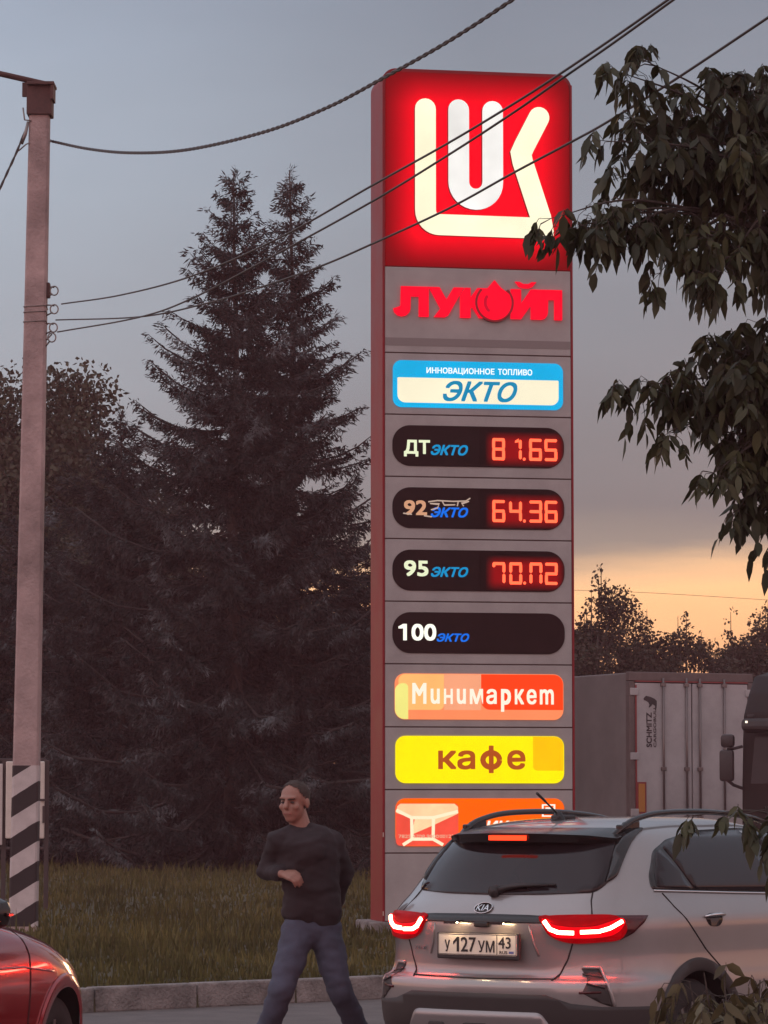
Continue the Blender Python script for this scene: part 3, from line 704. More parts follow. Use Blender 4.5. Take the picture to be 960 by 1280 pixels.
# card plate
pn = panels[8]
plate(pn, 'lit_plate', .116, 1.170, 2.060, 1.706, .115, cl('lit_orange', (1.0, .12, .0), .97))
bm = bmesh.new(); prism(bm, rrect(.122, 1.176, .835, 1.650, .05), -.0345, -.0322); cd = obj('card_picture', bm, cl('lit_card_red', (.90, .085, .05), .92, .3), pn)
bm = bmesh.new(); prism(bm, [(.124, 1.545), (.135, 1.615), (.17, 1.646), (.79, 1.646), (.832, 1.61), (.832, 1.535), (.56, 1.41), (.30, 1.30), (.335, 1.47), (.124, 1.545)][:-1], -.0352, -.0346)
obj('card_light_field', bm, lit('lit_card_cream', (1.0, .60, .33), .95, .45, 4.0), cd)
bm = bmesh.new()
for k, pth in enumerate(([(.124, 1.575), (.30, 1.49)], [(.30, 1.49), (.55, 1.49)], [(.55, 1.49), (.832, 1.56)], [(.30, 1.49), (.305, 1.25)], [(.55, 1.49), (.545, 1.25)], [(.305, 1.25), (.545, 1.25)], [(.305, 1.25), (.20, 1.185)], [(.545, 1.25), (.66, 1.185)])):
    ribbon(bm, pth, .018, -.0372 - .0003 * k, -.0354, False, False)
obj('card_lines', bm, mat('lit_card_line', (.8, .7, .5), .4, emit=(1, .82, .55), es=.95), cd)
for s_, xa in (('7825', .15), ('4708', .31), ('9000', .47), ('00123', .62)): lettering(cd, s_, (xa, xa + (.14 if xa < .6 else .16), 1.262, 1.300), mat('card_number', (.6, .4, .3), .4, emit=(.9, .50, .32), es=.8), -.0395, .01)
wl = mat('lit_white_card_word', (.8, .75, .7), .4, emit=(1, .88, .78), es=1.0)
lettering(pn, 'ЛИКАРД', (1.00, 1.80, 1.270, 1.455), wl, -.0345, .03, .25)
bm = bmesh.new()
for (a, b, c, d) in ((1.80, 1.50, 1.955, 1.515), (1.80, 1.625, 1.955, 1.64), (1.80, 1.515, 1.82, 1.625), (1.935, 1.515, 1.955, 1.625)): prism(bm, rrect(a, b, c, d, 0), -.036, -.0322)
prism(bm, rrect(1.84, 1.535, 1.915, 1.605, .01), -.036, -.0322)
obj('card_symbol', bm, wl, pn)
# small steel clips on the left edge of the casing
for z in (.42, 1.3):
    bm = bmesh.new(); box(bm, (-.022, -.024, z), (.012, .008, .05)); obj('trim_clip', bm, mat('clip_steel', (.5, .45, .4), .4, .8), SG)

# ================================================================== UTILITY POLE AND WIRES
PY = 40.0
pole_m = mat('pole_concrete', (.33, .245, .235), .9, var=.42, vs=1.6, bump=.6, bs=28)
steel_m = mat('galvanised_steel', (.22, .20, .19), .5, .7, var=.2)
rust_m = mat('rusty_steel', (.075, .035, .032), .8, var=.4, vs=10)
wire_m = mat('black_cable', (.022, .020, .020), .6)
pb = at(29, 1168, PY); gz = ground_z(pb.x, PY)
UP = thing('utility_pole', 'weathered concrete utility pole with black and white stripes at its foot', 'utility pole', (pb.x, PY, gz))
def rel(p): return Vector(p) - UP.location
top = rel(at(50.5, 108, PY)); H_ = top.z
def pole_c(z): return Vector((top.x * z / H_, 0, z))
def pole_sec(bm, z0, z1, extra=0.0, n=6):
    rings = []
    for k in range(n + 1):
        z = z0 + (z1 - z0) * k / n; f = z / H_; c = pole_c(z); w = (.152 - .040 * f) + extra; d = (.145 - .035 * f) + extra; b = .022
        rings.append([bm.verts.new((c.x + x, c.y + y, z)) for x, y in ((-w, -d + b), (-w + b, -d), (w - b, -d), (w, -d + b), (w, d - b), (w - b, d), (-w + b, d), (-w, d - b))])
    for k in range(n):
        for j in range(8): bm.faces.new((rings[k][j], rings[k][(j + 1) % 8], rings[k + 1][(j + 1) % 8], rings[k + 1][j]))
    bm.faces.new(rings[0][::-1]); bm.faces.new(rings[-1])
bm = bmesh.new(); pole_sec(bm, -.3, H_, 0, 14); obj('shaft', bm, pole_m, UP)
# painted stripes
sm = bpy.data.materials.new('pole_stripes'); sm.use_nodes = True; t = sm.node_tree; b = t.nodes['Principled BSDF']; b.inputs['Roughness'].default_value = .8
tcn = t.nodes.new('ShaderNodeTexCoord'); sp_ = t.nodes.new('ShaderNodeSeparateXYZ'); t.links.new(tcn.outputs['Object'], sp_.inputs[0])
zst = rel(at(30, 957, PY)).z
ph = math_(t, 'FRACT', math_(t, 'DIVIDE', math_(t, 'SUBTRACT', math_(t, 'MULTIPLY_ADD', sp_.outputs[0], -.62, sp_.outputs[2]), zst - .62 - 4.42 * 4), .445))
no_ = t.nodes.new('ShaderNodeTexNoise'); no_.inputs['Scale'].default_value = 9; no_.inputs['Detail'].default_value = 5; t.links.new(tcn.outputs['Object'], no_.inputs[0])
ph = math_(t, 'GREATER_THAN', math_(t, 'ADD', ph, math_(t, 'MULTIPLY_ADD', no_.outputs[0], .05, -.025)), .5)
wht = mix_(t, no_.outputs[0], (.36, .32, .31), (.60, .54, .53)); t.links.new(mix_(t, ph, (.022, .016, .017), wht), b.inputs['Base Color'])
bm = bmesh.new(); pole_sec(bm, .06, zst, .003, 4); obj('painted_band', bm, sm, UP)
# cap bracket and arm
bm = bmesh.new(); box(bm, (top.x, 0, H_ - .17), (.285, .30, .36), 0, .012); box(bm, (top.x + .02, -.04, H_ - .0), (.31, .36, .035), 0, .006); box(bm, (top.x + .15, -.05, H_ - .10), (.03, .3, .16)); obj('cap_bracket', bm, rust_m, UP)
bm = bmesh.new()
a0 = Vector((top.x + .05, -.10, H_ + .01)); a1 = a0 + Vector((-1.9, -.1, .42))
tube(bm, [a0, a0.lerp(a1, .5), a1], .035, 6); box(bm, (top.x - .16, -.10, H_ - .06), (.07, .05, .16)); obj('lamp_arm', bm, rust_m, UP)
bm = bmesh.new(); box(bm, a1 + Vector((-.25, 0, .02)), (.62, .24, .11), 0, .045, ry=R(10)); obj('lamp_head', bm, steel_m, UP)
# spiral hooks on the right, with clamps
hk = [(60, 362), (60, 385), (59, 408), (57, 428)]
for i, (px, py) in enumerate(hk):
    p = rel(at(px, py, PY - .02)); bm = bmesh.new()
    q = p + Vector((.075, -.03, -.02 if i < 3 else .05))
    tube(bm, [p + Vector((-.06, 0, .03)), p + Vector((.02, -.02, .03)), q + Vector((0, 0, .04))], .009, 5)
    tube(bm, [q + Vector((.045 * math.cos(R(a)), -.02, .052 * math.sin(R(a)))) for a in range(60, 421, 24)], .0085, 5)
    tube(bm, [p + Vector((-.04, .0, -.10)), q + Vector((-.02, 0, -.035))], .010, 5)
    obj('wire_hook', bm, steel_m, UP)
bm = bmesh.new()
for py in (385, 392, 404): 
    z = rel(at(50, py, PY)).z; c = pole_c(z); f = z / H_; w = .155 - .04 * f; d = .148 - .035 * f
    tube(bm, [(c.x - w, -d, z), (c.x + w, -d, z + .012), (c.x + w, d, z), (c.x - w, d, z - .01), (c.x - w, -d, z)], .006, 5)
obj('steel_band', bm, steel_m, UP)
bm = bmesh.new(); box(bm, rel(at(60.5, 362, PY)) + Vector((-.01, 0, -.01)), (.06, .12, .17), 0, .01); obj('hook_plate', bm, rust_m, UP)

PE = Vector((2.15, 19.0, 0))    # next support of the line, beyond the right edge
P0 = Vector((X(62, PY), PY, 0))
def on_line(px, py, A, B):
    # where the vertical plane through the two supports crosses that sight line
    k = (px - 480) / FPX; cy = 1.0 / (math.cos(TH) - (640 - py) / FPX * math.sin(TH)); kk = k * cy
    D = B - A; tt = (kk * A.y - A.x) / (D.x - kk * D.y); Y = A.y + D.y * tt
    return at(px, py, Y)
def wire(name, label, pts, A, B, rad, twist=False, group=None):
    P = spline([on_line(px, py, A, B) for px, py in pts], 10)
    if B.y < 30: e_ = (P[-1] - P[-3]).normalized(); P += [P[-1] + e_ * k_ + Vector((0, 0, .012 * k_ * k_)) for k_ in (1.5, 3, 5, 8, 11)]
    bm = bmesh.new()
    o0 = P[0].copy()
    if twist:    # two strands wound round each other
        dist = 0; L1, L2 = [], []; fine = []
        for i in range(len(P) - 1):
            m = max(2, int((P[i + 1] - P[i]).length / .03))
            fine += [P[i].lerp(P[i + 1], k / m) for k in range(m)]
        fine.append(P[-1])
        for i, p in enumerate(fine):
            if i: dist += (p - fine[i - 1]).length
            a = dist * 2 * math.pi / .34; o = Vector((0, math.cos(a), math.sin(a))) * rad * .95
            L1.append(p + o); L2.append(p - o)
        tube(bm, [p - o0 for p in L1], rad, 6); tube(bm, [p - o0 for p in L2], rad, 6)
    else: tube(bm, [p - o0 for p in P], rad, 6)
    o = obj(name, bm, wire_m); o.location = o0
    tag(o, label, 'cable', group); return o
WG = 'overhead cables from the concrete pole'
wire('overhead_cable', 'thick twisted cable sagging across the sky from the pole top', [(58, 175), (110, 186), (165, 191), (235, 187), (330, 165), (410, 134), (480, 97), (560, 52), (640, 0), (690, -36)], P0, Vector((1.4, 22, 0)), .0095, True, WG)
wire('overhead_cable', 'highest of the three thin cables that cross the lit sign from the pole hooks', [(77, 380), (150, 369), (240, 345), (350, 297), (465, 232), (560, 179), (640, 131), (690, 99), (760, 52), (836, -1), (880, -32)], P0, PE, .0085, False, WG)
wire('overhead_cable', 'middle one of the three thin cables that cross the lit sign, lowest at the pole', [(72, 415), (172, 397), (240, 373), (345, 318), (465, 252), (560, 194), (640, 142), (703, 98), (765, 55), (840, 1), (884, -31)], P0, PE + Vector((.04, .1, 0)), .0085, False, WG)
wire('overhead_cable', 'lowest of the three thin cables that cross the lit sign from the pole hooks', [(70, 400), (175, 396), (255, 380), (320, 361), (400, 333), (465, 305), (560, 261), (640, 217), (715, 177), (760, 152), (843, 100), (960, 22), (1010, -12)], P0, PE + Vector((.5, -.3, 0)), .0085, False, WG)
wire('overhead_cable', 'short cable hanging steeply from the pole top to the left edge', [(31, 165), (20, 192), (9, 216), (-4, 245), (-40, 330)], Vector((X(31, PY), PY, 0)), Vector((-6.5, 36, 0)), .011, True, WG)
FA, FB = Vector((X(690, 78), 78, 0)), Vector((X(1010, 84), 84, 0))
wire('overhead_cable', 'faint distant cable across the orange sky above the trailer', [(690, 737), (760, 739), (830, 742), (960, 750), (1010, 754)], FA, FB, .005, False)
bm = bmesh.new(); o0 = at(33, 152, PY - .12)
tube(bm, [Vector((-.04, 0, .16)), Vector((-.02, 0, .02)), Vector((.05, 0, .01)), Vector((.06, .1, 0))], .010, 6)
tube(bm, [Vector((.02, 0, .0)), Vector((-.01, 0, -.14)), Vector((-.05, 0, -.26))], [.016, .022, .016], 6)
tube(bm, [Vector((.09, .05, -.22)), Vector((.0, 0, -.26)), Vector((-.09, 0, -.34))], .009, 6)
c_ = obj('cable_clamp', bm, steel_m); c_.parent = UP; c_.location = o0 - UP.location

# white notice board on posts behind the pole
NB = thing('notice_board', 'white framed board on posts behind the striped pole', 'board', (X(-2, 46), 46, ground_z(-5, 46)), R(4))
wp = mat('board_white', (.50, .45, .43), .5, var=.12, vs=2); wf = mat('board_frame_dark', (.05, .035, .035), .6)
def nbz(py): return 1.54 - (py - 1012) / 96.5 - NB.location.z
bm = bmesh.new(); box(bm, (-.42, 0, (nbz(955) + nbz(1056)) / 2), (.98, .05, nbz(955) - nbz(1056)), 0, .01); obj('board_panel', bm, wp, NB)
bm = bmesh.new(); box(bm, (.36, 0, (nbz(952) + nbz(1048)) / 2), (.50, .06, nbz(952) - nbz(1048)), 0, .015); obj('board_panel', bm, mat('board_cream', (.62, .56, .50), .5, var=.1), NB)
bm = bmesh.new()
for x in (-.93, .085, .635): box(bm, (x, .06, nbz(1000) * .5 + .0), (.06, .06, nbz(950) * 2 - nbz(1000)), 0, .008)
for z in (nbz(950), nbz(1060)): box(bm, (-.15, .05, z), (1.56, .04, .035), 0, .006)
obj('post_frame', bm, wf, NB)
bm = bmesh.new(); box(bm, (.60, -.045, nbz(1000)), (.09, .03, .03)); box(bm, (.60, -.045, nbz(1018)), (.03, .02, .22)); obj('latch', bm, wf, NB)

# ================================================================== LORRY TRAILER AND TRACTOR
tyre_m = mat('tyre_rubber', (.018, .016, .016), .85, var=.3, vs=20)
rim_m = mat('wheel_alloy', (.30, .29, .29), .35, .9, var=.1)
def wheel(parent, c, r_, w, side=1, spokes=10, name='wheel'):
    """wheel with its axle along x, outer face at +x*side"""
    bm = bmesh.new(); h = w / 2
    lathe(bm, [(r_ * .60, -h * .9), (r_ * .80, -h), (r_ * .95, -h * .9), (r_, -h * .6), (r_, h * .6), (r_ * .95, h * .9), (r_ * .80, h), (r_ * .66, h * .96), (r_ * .60, h * .85)], (0, 0, 0), 'X', 40)
    o = obj(name, bm, tyre_m, parent); o.location = c
    bm = bmesh.new(); s = side
    lathe(bm, [(r_ * .655, s * h * .93), (r_ * .61, s * h * .80), (r_ * .58, s * h * .15), (.02, s * h * .10)], (0, 0, 0), 'X', 40)
    for k in range(spokes):
        a = 2 * math.pi * k / spokes
        g = bmesh.ops.create_cube(bm, size=1.0)['verts']
        Mx = Matrix.Rotation(a, 4, 'X') @ Matrix.Translation((s * h * .72, 0, r_ * .34)) @ Matrix.Rotation(s * .10, 4, 'Y') @ Matrix.Diagonal((h * .22, r_ * .10, r_ * .58, 1))
        bmesh.ops.transform(bm, matrix=Mx, verts=g)
    lathe(bm, [(.0, s * h * .86), (r_ * .13, s * h * .86), (r_ * .16, s * h * .75), (r_ * .16, s * h * .2)], (0, 0, 0), 'X', 20)
    bmesh.ops.recalc_face_normals(bm, faces=bm.faces)
    soft(obj('rim', bm, rim_m, o), 40)
    return o
LOT = .190
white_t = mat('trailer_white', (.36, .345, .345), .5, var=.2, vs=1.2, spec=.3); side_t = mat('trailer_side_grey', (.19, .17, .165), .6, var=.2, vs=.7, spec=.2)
frame_t = mat('trailer_frame', (.11, .085, .08), .6, var=.2); red_t = mat('trailer_red_edge', (.22, .03, .03), .5)
bar_t = mat('locking_bar', (.16, .14, .135), .4, .6)
TR = thing('lorry_trailer', 'white box trailer seen from its two closed rear doors with locking bars', 'trailer', (X(786, 63.4), 63.4, LOT), R(25))
TW, TL_, TB, TT = 2.55, 10.0, .95, 3.80
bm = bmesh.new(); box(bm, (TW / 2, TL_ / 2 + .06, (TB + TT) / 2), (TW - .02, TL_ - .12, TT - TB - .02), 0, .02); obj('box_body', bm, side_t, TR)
bm = bmesh.new()
box(bm, (TW / 2, .05, TT - .075), (TW + .01, .14, .16), 0, .012)
box(bm, (.05, .05, (TB + TT) / 2 - .08), (.11, .14, TT - TB - .17), 0, .012); box(bm, (TW - .05, .05, (TB + TT) / 2 - .08), (.11, .14, TT - TB - .17), 0, .012)
box(bm, (TW / 2, .05, TB), (TW, .16, .16), 0, .012); obj('rear_frame', bm, frame_t, TR)
bm = bmesh.new(); box(bm, (TW / 2, -.026, TT - .163), (TW - .22, .01, .022)); box(bm, (.125, -.026, (TB + TT) / 2 - .1), (.03, .012, TT - TB - .25)); obj('door_seal', bm, red_t, TR)
for k, (xa, xb) in enumerate(((.115, TW / 2 - .012), (TW / 2 + .012, TW - .115))):
    bm = bmesh.new(); box(bm, ((xa + xb) / 2, .0, (TB + TT) / 2 - .045), (xb - xa, .05, TT - TB - .30), 0, .008); d_ = obj('rear_door', bm, white_t, TR)
    for x in ((xa + .56, xb - .11) if k == 0 else (xa + .14, xb - .50)):
        bm = bmesh.new(); tube(bm, [(x, -.05, TB + .1), (x, -.05, TT - .10)], .021, 8)
        for z in (TB + .25, (TB + TT) / 2 - .3, TT - .22): box(bm, (x, -.045, z), (.10, .05, .07), 0, .008)
        obj('locking_bar', bm, bar_t, d_)
    xh = xa - .03 if k == 0 else xb + .03
    for z in (TB + .35, TB + 1.35, TT - .35):
        bm = bmesh.new(); box(bm, (xh, -.035, z), (.16, .03, .13), 0, .01); obj('hinge', bm, white_t, d_)
    if k == 0:
        bm = bmesh.new(); box(bm, (.225, -.034, 1.56), (.19, .012, .56)); pl_ = obj('marker_plate', bm, red_t, d_)
        bm = bmesh.new(); box(bm, (.225, -.042, 1.56), (.13, .008, .50)); obj('marker_field', bm, mat('marker_orange', (.42, .17, .035), .5), pl_)
        lm = mat('trailer_lettering', (.022, .02, .024), .6)
        def rot_text(s, x0, x1, z0, z1, bold):    # reads from bottom to top
            bm_ = text_mesh(s, 0, z1 - z0, 0, x1 - x0, 0, .004, bold)
            for v in bm_.verts: v.co = Vector((x1 - v.co.z, -.0275 + v.co.y, z0 + v.co.x))
            return obj('maker_lettering', bm_, lm, d_)
        rot_text('SCHMITZ', .335, .445, 2.46, 3.08, .03); rot_text('CARGOBULL', .480, .535, 2.46, 3.20, .02)
        bm = bmesh.new()
        prism(bm, [(.28, 3.33), (.33, 3.38), (.42, 3.36), (.50, 3.33), (.55, 3.29), (.55, 3.24), (.545, 3.17), (.53, 3.12), (.515, 3.12), (.515, 3.20), (.46, 3.23), (.44, 3.20), (.40, 3.17), (.385, 3.17), (.40, 3.22), (.38, 3.26), (.33, 3.29), (.29, 3.30)], -.0315, -.0275)
        obj('bull_emblem', bm, lm, d_)
bm = bmesh.new(); box(bm, (TW / 2, TL_ / 2 + .2, .80), (1.2, TL_ - .6, .20)); box(bm, (TW / 2, .25, .55), (2.3, .12, .14), 0, .01)
for x in (.7, 1.85): box(bm, (x, .3, .75), (.1, .1, .35)); box(bm, (x, 8.2, .36), (.12, .14, .85)); box(bm, (x, 8.2, .03 - .0), (.26, .3, .06))
obj('chassis', bm, frame_t, TR)
for y in (1.7, 3.0, 4.3):
    for x, s in ((.22, -1), (TW - .22, 1)): wheel(TR, (x, y, .50), .50, .38, s, 8)

# black tractor facing the camera
cab_m = mat('cab_black', (.016, .011, .010), .6, var=.3, vs=2, spec=.15); glass_t = mat('cab_glass', (.02, .016, .018), .15, spec=.2); blk = mat('black_plastic', (.016, .013, .013), .55, var=.2)
TK = thing('truck_tractor', 'black truck cab with big mirrors standing at the right end of the trailer', 'truck', (X(928, 59) + 1.25 * .95, 59.0, LOT), R(-17))
bm = bmesh.new()   # front at y=0, body goes to +y
prof = [(0.02, .45), (0.0, 1.0), (.02, 1.75), (.12, 2.55), (.20, 2.95), (.62, 3.30), (1.15, 3.62), (2.15, 3.72), (2.25, 3.6), (2.25, .95), (1.6, .95), (1.5, .6), (.9, .45)]
prism(bm, prof, -1.24, 1.24, 'yz'); bmesh.ops.bevel(bm, geom=[e for e in bm.edges], offset=.07, segments=3, profile=.5, affect='EDGES', clamp_overlap=True)
soft(obj('cab_body', bm, cab_m, TK), 40)
bm = bmesh.new(); prism(bm, [(-1.08, 1.78), (1.08, 1.78), (1.02, 2.60), (-1.02, 2.60)], -.012, .03)
for v in bm.verts: v.co.y += max(0, (v.co.z - 1.75)) * .125 + .01
obj('windscreen', bm, glass_t, TK)
bm = bmesh.new(); box(bm, (0, -.16, 2.74), (2.36, .30, .20), 0, .06, rx=R(-12)); sv_ = obj('sun_visor', bm, blk, TK)
for x in (-1.05, -.4, .4, 1.05):
    bm = bmesh.new(); box(bm, (x, -.11, 2.90), (.12, .06, .05), 0, .01); obj('roof_marker', bm, blk, TK)
bm = bmesh.new(); box(bm, (-1.08, -.335, 2.80), (.035, .02, .035)); obj('marker_lamp', bm, mat('marker_lamp_lit', (.8, .7, .6), .4, emit=(1, .85, .65), es=1.6), TK)
bm = bmesh.new()
for z in (.85, 1.02, 1.19, 1.36): box(bm, (0, -.015, z), (1.6, .05, .10), 0, .012)
obj('grille', bm, blk, TK)
bm = bmesh.new(); box(bm, (0, .10, .50), (2.48, .40, .36), 0, .06); obj('bumper', bm, blk, TK)
for s in (-1, 1):
    bm = bmesh.new(); box(bm, (s * .98, -.055, .78), (.42, .10, .20), 0, .03); obj('headlight', bm, mat('headlight_glass', (.35, .33, .32), .15, .3), TK)
    bm = bmesh.new(); box(bm, (s * 1.247, .86, 2.12), (.012, .75, .62), 0, .005); obj('side_window', bm, glass_t, TK)
    bm = bmesh.new(); box(bm, (s * 1.246, .86, 1.05 + .35), (.008, .86, .74), 0, .003); dd_ = obj('door', bm, cab_m, TK)
    bm = bmesh.new(); box(bm, (s * 1.262, 1.15, 1.55), (.03, .18, .04), 0, .01); obj('handle', bm, blk, dd_)
    bm = bmesh.new(); x = s * 1.45
    box(bm, (x, -.16, 2.08), (.25, .12, .52), s * .15, .045); box(bm, (x - .02 * s, -.17, 2.49), (.24, .13, .22), s * .15, .055)
    tube(bm, [(s * 1.22, .0, 2.40), (s * 1.36, -.1, 2.36), (x, -.13, 2.35)], .028, 6); tube(bm, [(s * 1.22, .05, 1.70), (s * 1.36, -.08, 1.76), (x, -.12, 1.84)], .028, 6)
    soft(obj('mirror', bm, blk, TK), 40)
    bm = bmesh.new(); box(bm, (s * 1.18, 1.9, 3.2), (.05, .7, 1.0), 0, .02); obj('air_deflector', bm, cab_m, TK)
    for y in (1.15, 4.6): wheel(TK, (s * 1.03, y, .50), .50, .34 if y < 2 else .5, s, 8)
bm = bmesh.new(); box(bm, (0, 3.6, .80), (.9, 4.6, .25), 0, .02); box(bm, (0, 4.5, 1.02), (.9, .9, .14), 0, .03); box(bm, (-.85, 3.0, .65), (.5, 1.1, .5), 0, .08); box(bm, (.85, 3.0, .65), (.5, 1.1, .5), 0, .08); obj('chassis', bm, frame_t, TK)

# ================================================================== CARS
def car_loop(Rr, Fr, H, a, n, b, nf, zf):
    pts = []
    for i in range(22):
        th = (math.pi / 2) * (i / 22); s_, c_ = math.sin(th), math.cos(th)
        pts.append((H * s_ ** (2 / n), Rr + a - a * c_ ** (2 / n)))
    y0, y1 = Rr + a, Fr - b
    for i in range(24): pts.append((H, y0 + (y1 - y0) * i / 24))
    for i in range(23):
        th = (math.pi / 2) * (i / 22); s_, c_ = math.sin(th), math.cos(th)
        pts.append((H * max(0, c_) ** (2 / nf), Fr - b + b * s_ ** (2 / nf)))
    full = pts + [(-x, y) for x, y in pts[-2:0:-1]]
    return [(x, y, zf) for x, y in full]
def car_shell(tab):
    T = np.array(tab, float); w = T[:, 0]; ws = []
    for i in range(len(w) - 1):
        m = max(2, int((w[i + 1] - w[i]) / .025)); ws += list(w[i] + (w[i + 1] - w[i]) * np.arange(m) / m)
    ws.append(w[-1]); cols = [pchip(w, T[:, k], np.array(ws)) for k in range(1, 8)]
    bm = bmesh.new(); rings = []
    for i, z in enumerate(ws):
        rings.append([bm.verts.new(p) for p in car_loop(*[c[i] for c in cols], z)])
    n = len(rings[0])
    for i in range(len(rings) - 1):
        for k in range(n): bm.faces.new((rings[i][k], rings[i][(k + 1) % n], rings[i + 1][(k + 1) % n], rings[i + 1][k]))
    bm.faces.new(rings[0][::-1])
    h = len(rings[-1])
    ctr = rings[-1]      # close the roof with strips across
    for k in range(0, h // 2 - 1):
        a_, b_, c_, d_ = ctr[k], ctr[k + 1], ctr[(h - k - 1) % h], ctr[(h - k) % h]
        fs = list(dict.fromkeys((a_, b_, c_, d_)))
        if len(fs) >= 3: bm.faces.new(fs)
    k = h // 2 - 1; fs = list(dict.fromkeys((ctr[k], ctr[k + 1], ctr[(h - k - 1) % h], ctr[(h - k) % h])))
    if len(fs) >= 3: bm.faces.new(fs)
    bmesh.ops.recalc_face_normals(bm, faces=bm.faces)
    return bm
VIEW = {'rear': (Vector((1, 0, 0)), Vector((0, 1, 0))), 'front': (Vector((-1, 0, 0)), Vector((0, -1, 0))), 'side': (Vector((0, 1, 0)), Vector((-1, 0, 0))), 'lside': (Vector((0, -1, 0)), Vector((1, 0, 0)))}
PSI = R(37); VIEW['q'] = (Vector((math.cos(PSI), math.sin(PSI), 0)), Vector((-math.sin(PSI), math.cos(PSI), 0)))
class Shell:
    def __init__(self, bm): self.bvh = BVHTree.FromBMesh(bm)
    def hit(self, a, b, view, off=0.0):
        if view == 'top': o = Vector((a, b, 5)); d = Vector((0, 0, -1))
        else:
            rt, d = VIEW[view]; o = rt * a + Vector((0, 0, b)) - d * 8
        loc, nrm, _, _ = self.bvh.ray_cast(o, d)
        if loc is None:
            loc, nrm, _, _ = self.bvh.find_nearest(o + d * 8)
        return loc + nrm * off, nrm
    def patch(self, outline, view, off=.004, th=.012, res=.05, mirror=False):
        bm = bmesh.new(); vs = [bm.verts.new((a, b, 0)) for a, b in outline]; bm.faces.new(vs)
        xs = [p[0] for p in outline]; ys = [p[1] for p in outline]
        for ax, lo, hi in ((0, min(xs), max(xs)), (1, min(ys), max(ys))):
            k = math.floor(lo / res) + 1
            while k * res < hi:
                co = Vector((k * res if ax == 0 else 0, k * res if ax == 1 else 0, 0)); no = Vector((1, 0, 0)) if ax == 0 else Vector((0, 1, 0))
                bmesh.ops.bisect_plane(bm, geom=bm.verts[:] + bm.edges[:] + bm.faces[:], plane_co=co, plane_no=no, dist=1e-6); k += 1
        bm.normal_update()
        info = {}
        for v in bm.verts: info[v] = self.hit(v.co.x, v.co.y, view)
        nr = {v: info[v][1] for v in bm.verts}
        for v in bm.verts: v.co = info[v][0] + info[v][1] * off
        fs = bm.faces[:]; f0 = fs[0]; f0.normal_update()
        if f0.normal.dot(nr[f0.verts[0]]) < 0: bmesh.ops.reverse_faces(bm, faces=fs)
        for f in fs: f.smooth = True
        # rim turned in towards the body
        be = [e for e in bm.edges if len(e.link_faces) == 1]
        g = bmesh.ops.extrude_edge_only(bm, edges=be); nv = [q for q in g['geom'] if isinstance(q, bmesh.types.BMVert)]
        src = {}
        for v in nv:
            best = min((w_ for w_ in (e.other_vert(v) for e in v.link_edges) if w_ in nr), key=lambda w_: (w_.co - v.co).length, default=None)
            src[v] = nr[best] if best else Vector((0, 0, 0))
        for v in nv: v.co -= src[v] * th
        if mirror:
            for v in bm.verts: v.co.x *= -1
            bmesh.ops.reverse_faces(bm, faces=bm.faces)
        return bm
    def groove(self, pts, view, rad=.005, mirror=False, off=0.0, step=.04):
        P = []
        for i in range(len(pts) - 1):
            (a, b), (c, d) = pts[i], pts[i + 1]; m = max(1, int(math.hypot(c - a, d - b) / step))
            P += [(a + (c - a) * k / m, b + (d - b) * k / m) for k in range(m)]
        P.append(pts[-1]); Q = [self.hit(a, b, view, off)[0] for a, b in P]
        if mirror: Q = [Vector((-q.x, q.y, q.z)) for q in Q]
        bm = bmesh.new(); tube(bm, Q, rad, 6); return bm
def smooth_outline(pts, n=5):
    """closed Catmull-Rom through 2D points"""
    out = []; m = len(pts)
    for i in range(m):
        a, b, c, d = [Vector(pts[(i + k) % m]) for k in (-1, 0, 1, 2)]
        for k in range(n):
            t = k / n; q = 0.5 * ((2 * b) + (c - a) * t + (2 * a - 5 * b + 4 * c - d) * t * t + (3 * b - a - 3 * c + d) * t ** 3); out.append((q.x, q.y))
    return out
def round_outline(pts, r_=.03, n=4):
    """polygon with rounded corners"""
    out = []; m = len(pts)
    for i in range(m):
        a, b, c = [Vector(pts[(i + k) % m]) for k in (-1, 0, 1)]
        d0 = a - b; d1 = c - b; r0 = min(r_, d0.length * .45, d1.length * .45); p0 = b + d0.normalized() * r0; p1 = b + d1.normalized() * r0
        for k in range(n + 1):
            t = k / n; q = p0 * (1 - t) ** 2 + b * 2 * t * (1 - t) + p1 * t * t; out.append((q.x, q.y))
    return out
gap_m = mat('panel_gap', (.008, .006, .006), .8); glassd = mat('tinted_glass', (.016, .011, .013), .05, spec=.32); trimk = mat('gloss_black', (.012, .010, .010), .18, spec=.5)
plast = mat('dark_plastic', (.030, .024, .024), .6, bump=.2, bs=300); chrome = mat('chrome', (.62, .60, .60), .12, 1.0); silver_p = mat('silver_plastic', (.33, .31, .31), .4, .6)
liner = mat('wheel_well', (.010, .009, .009), .9)
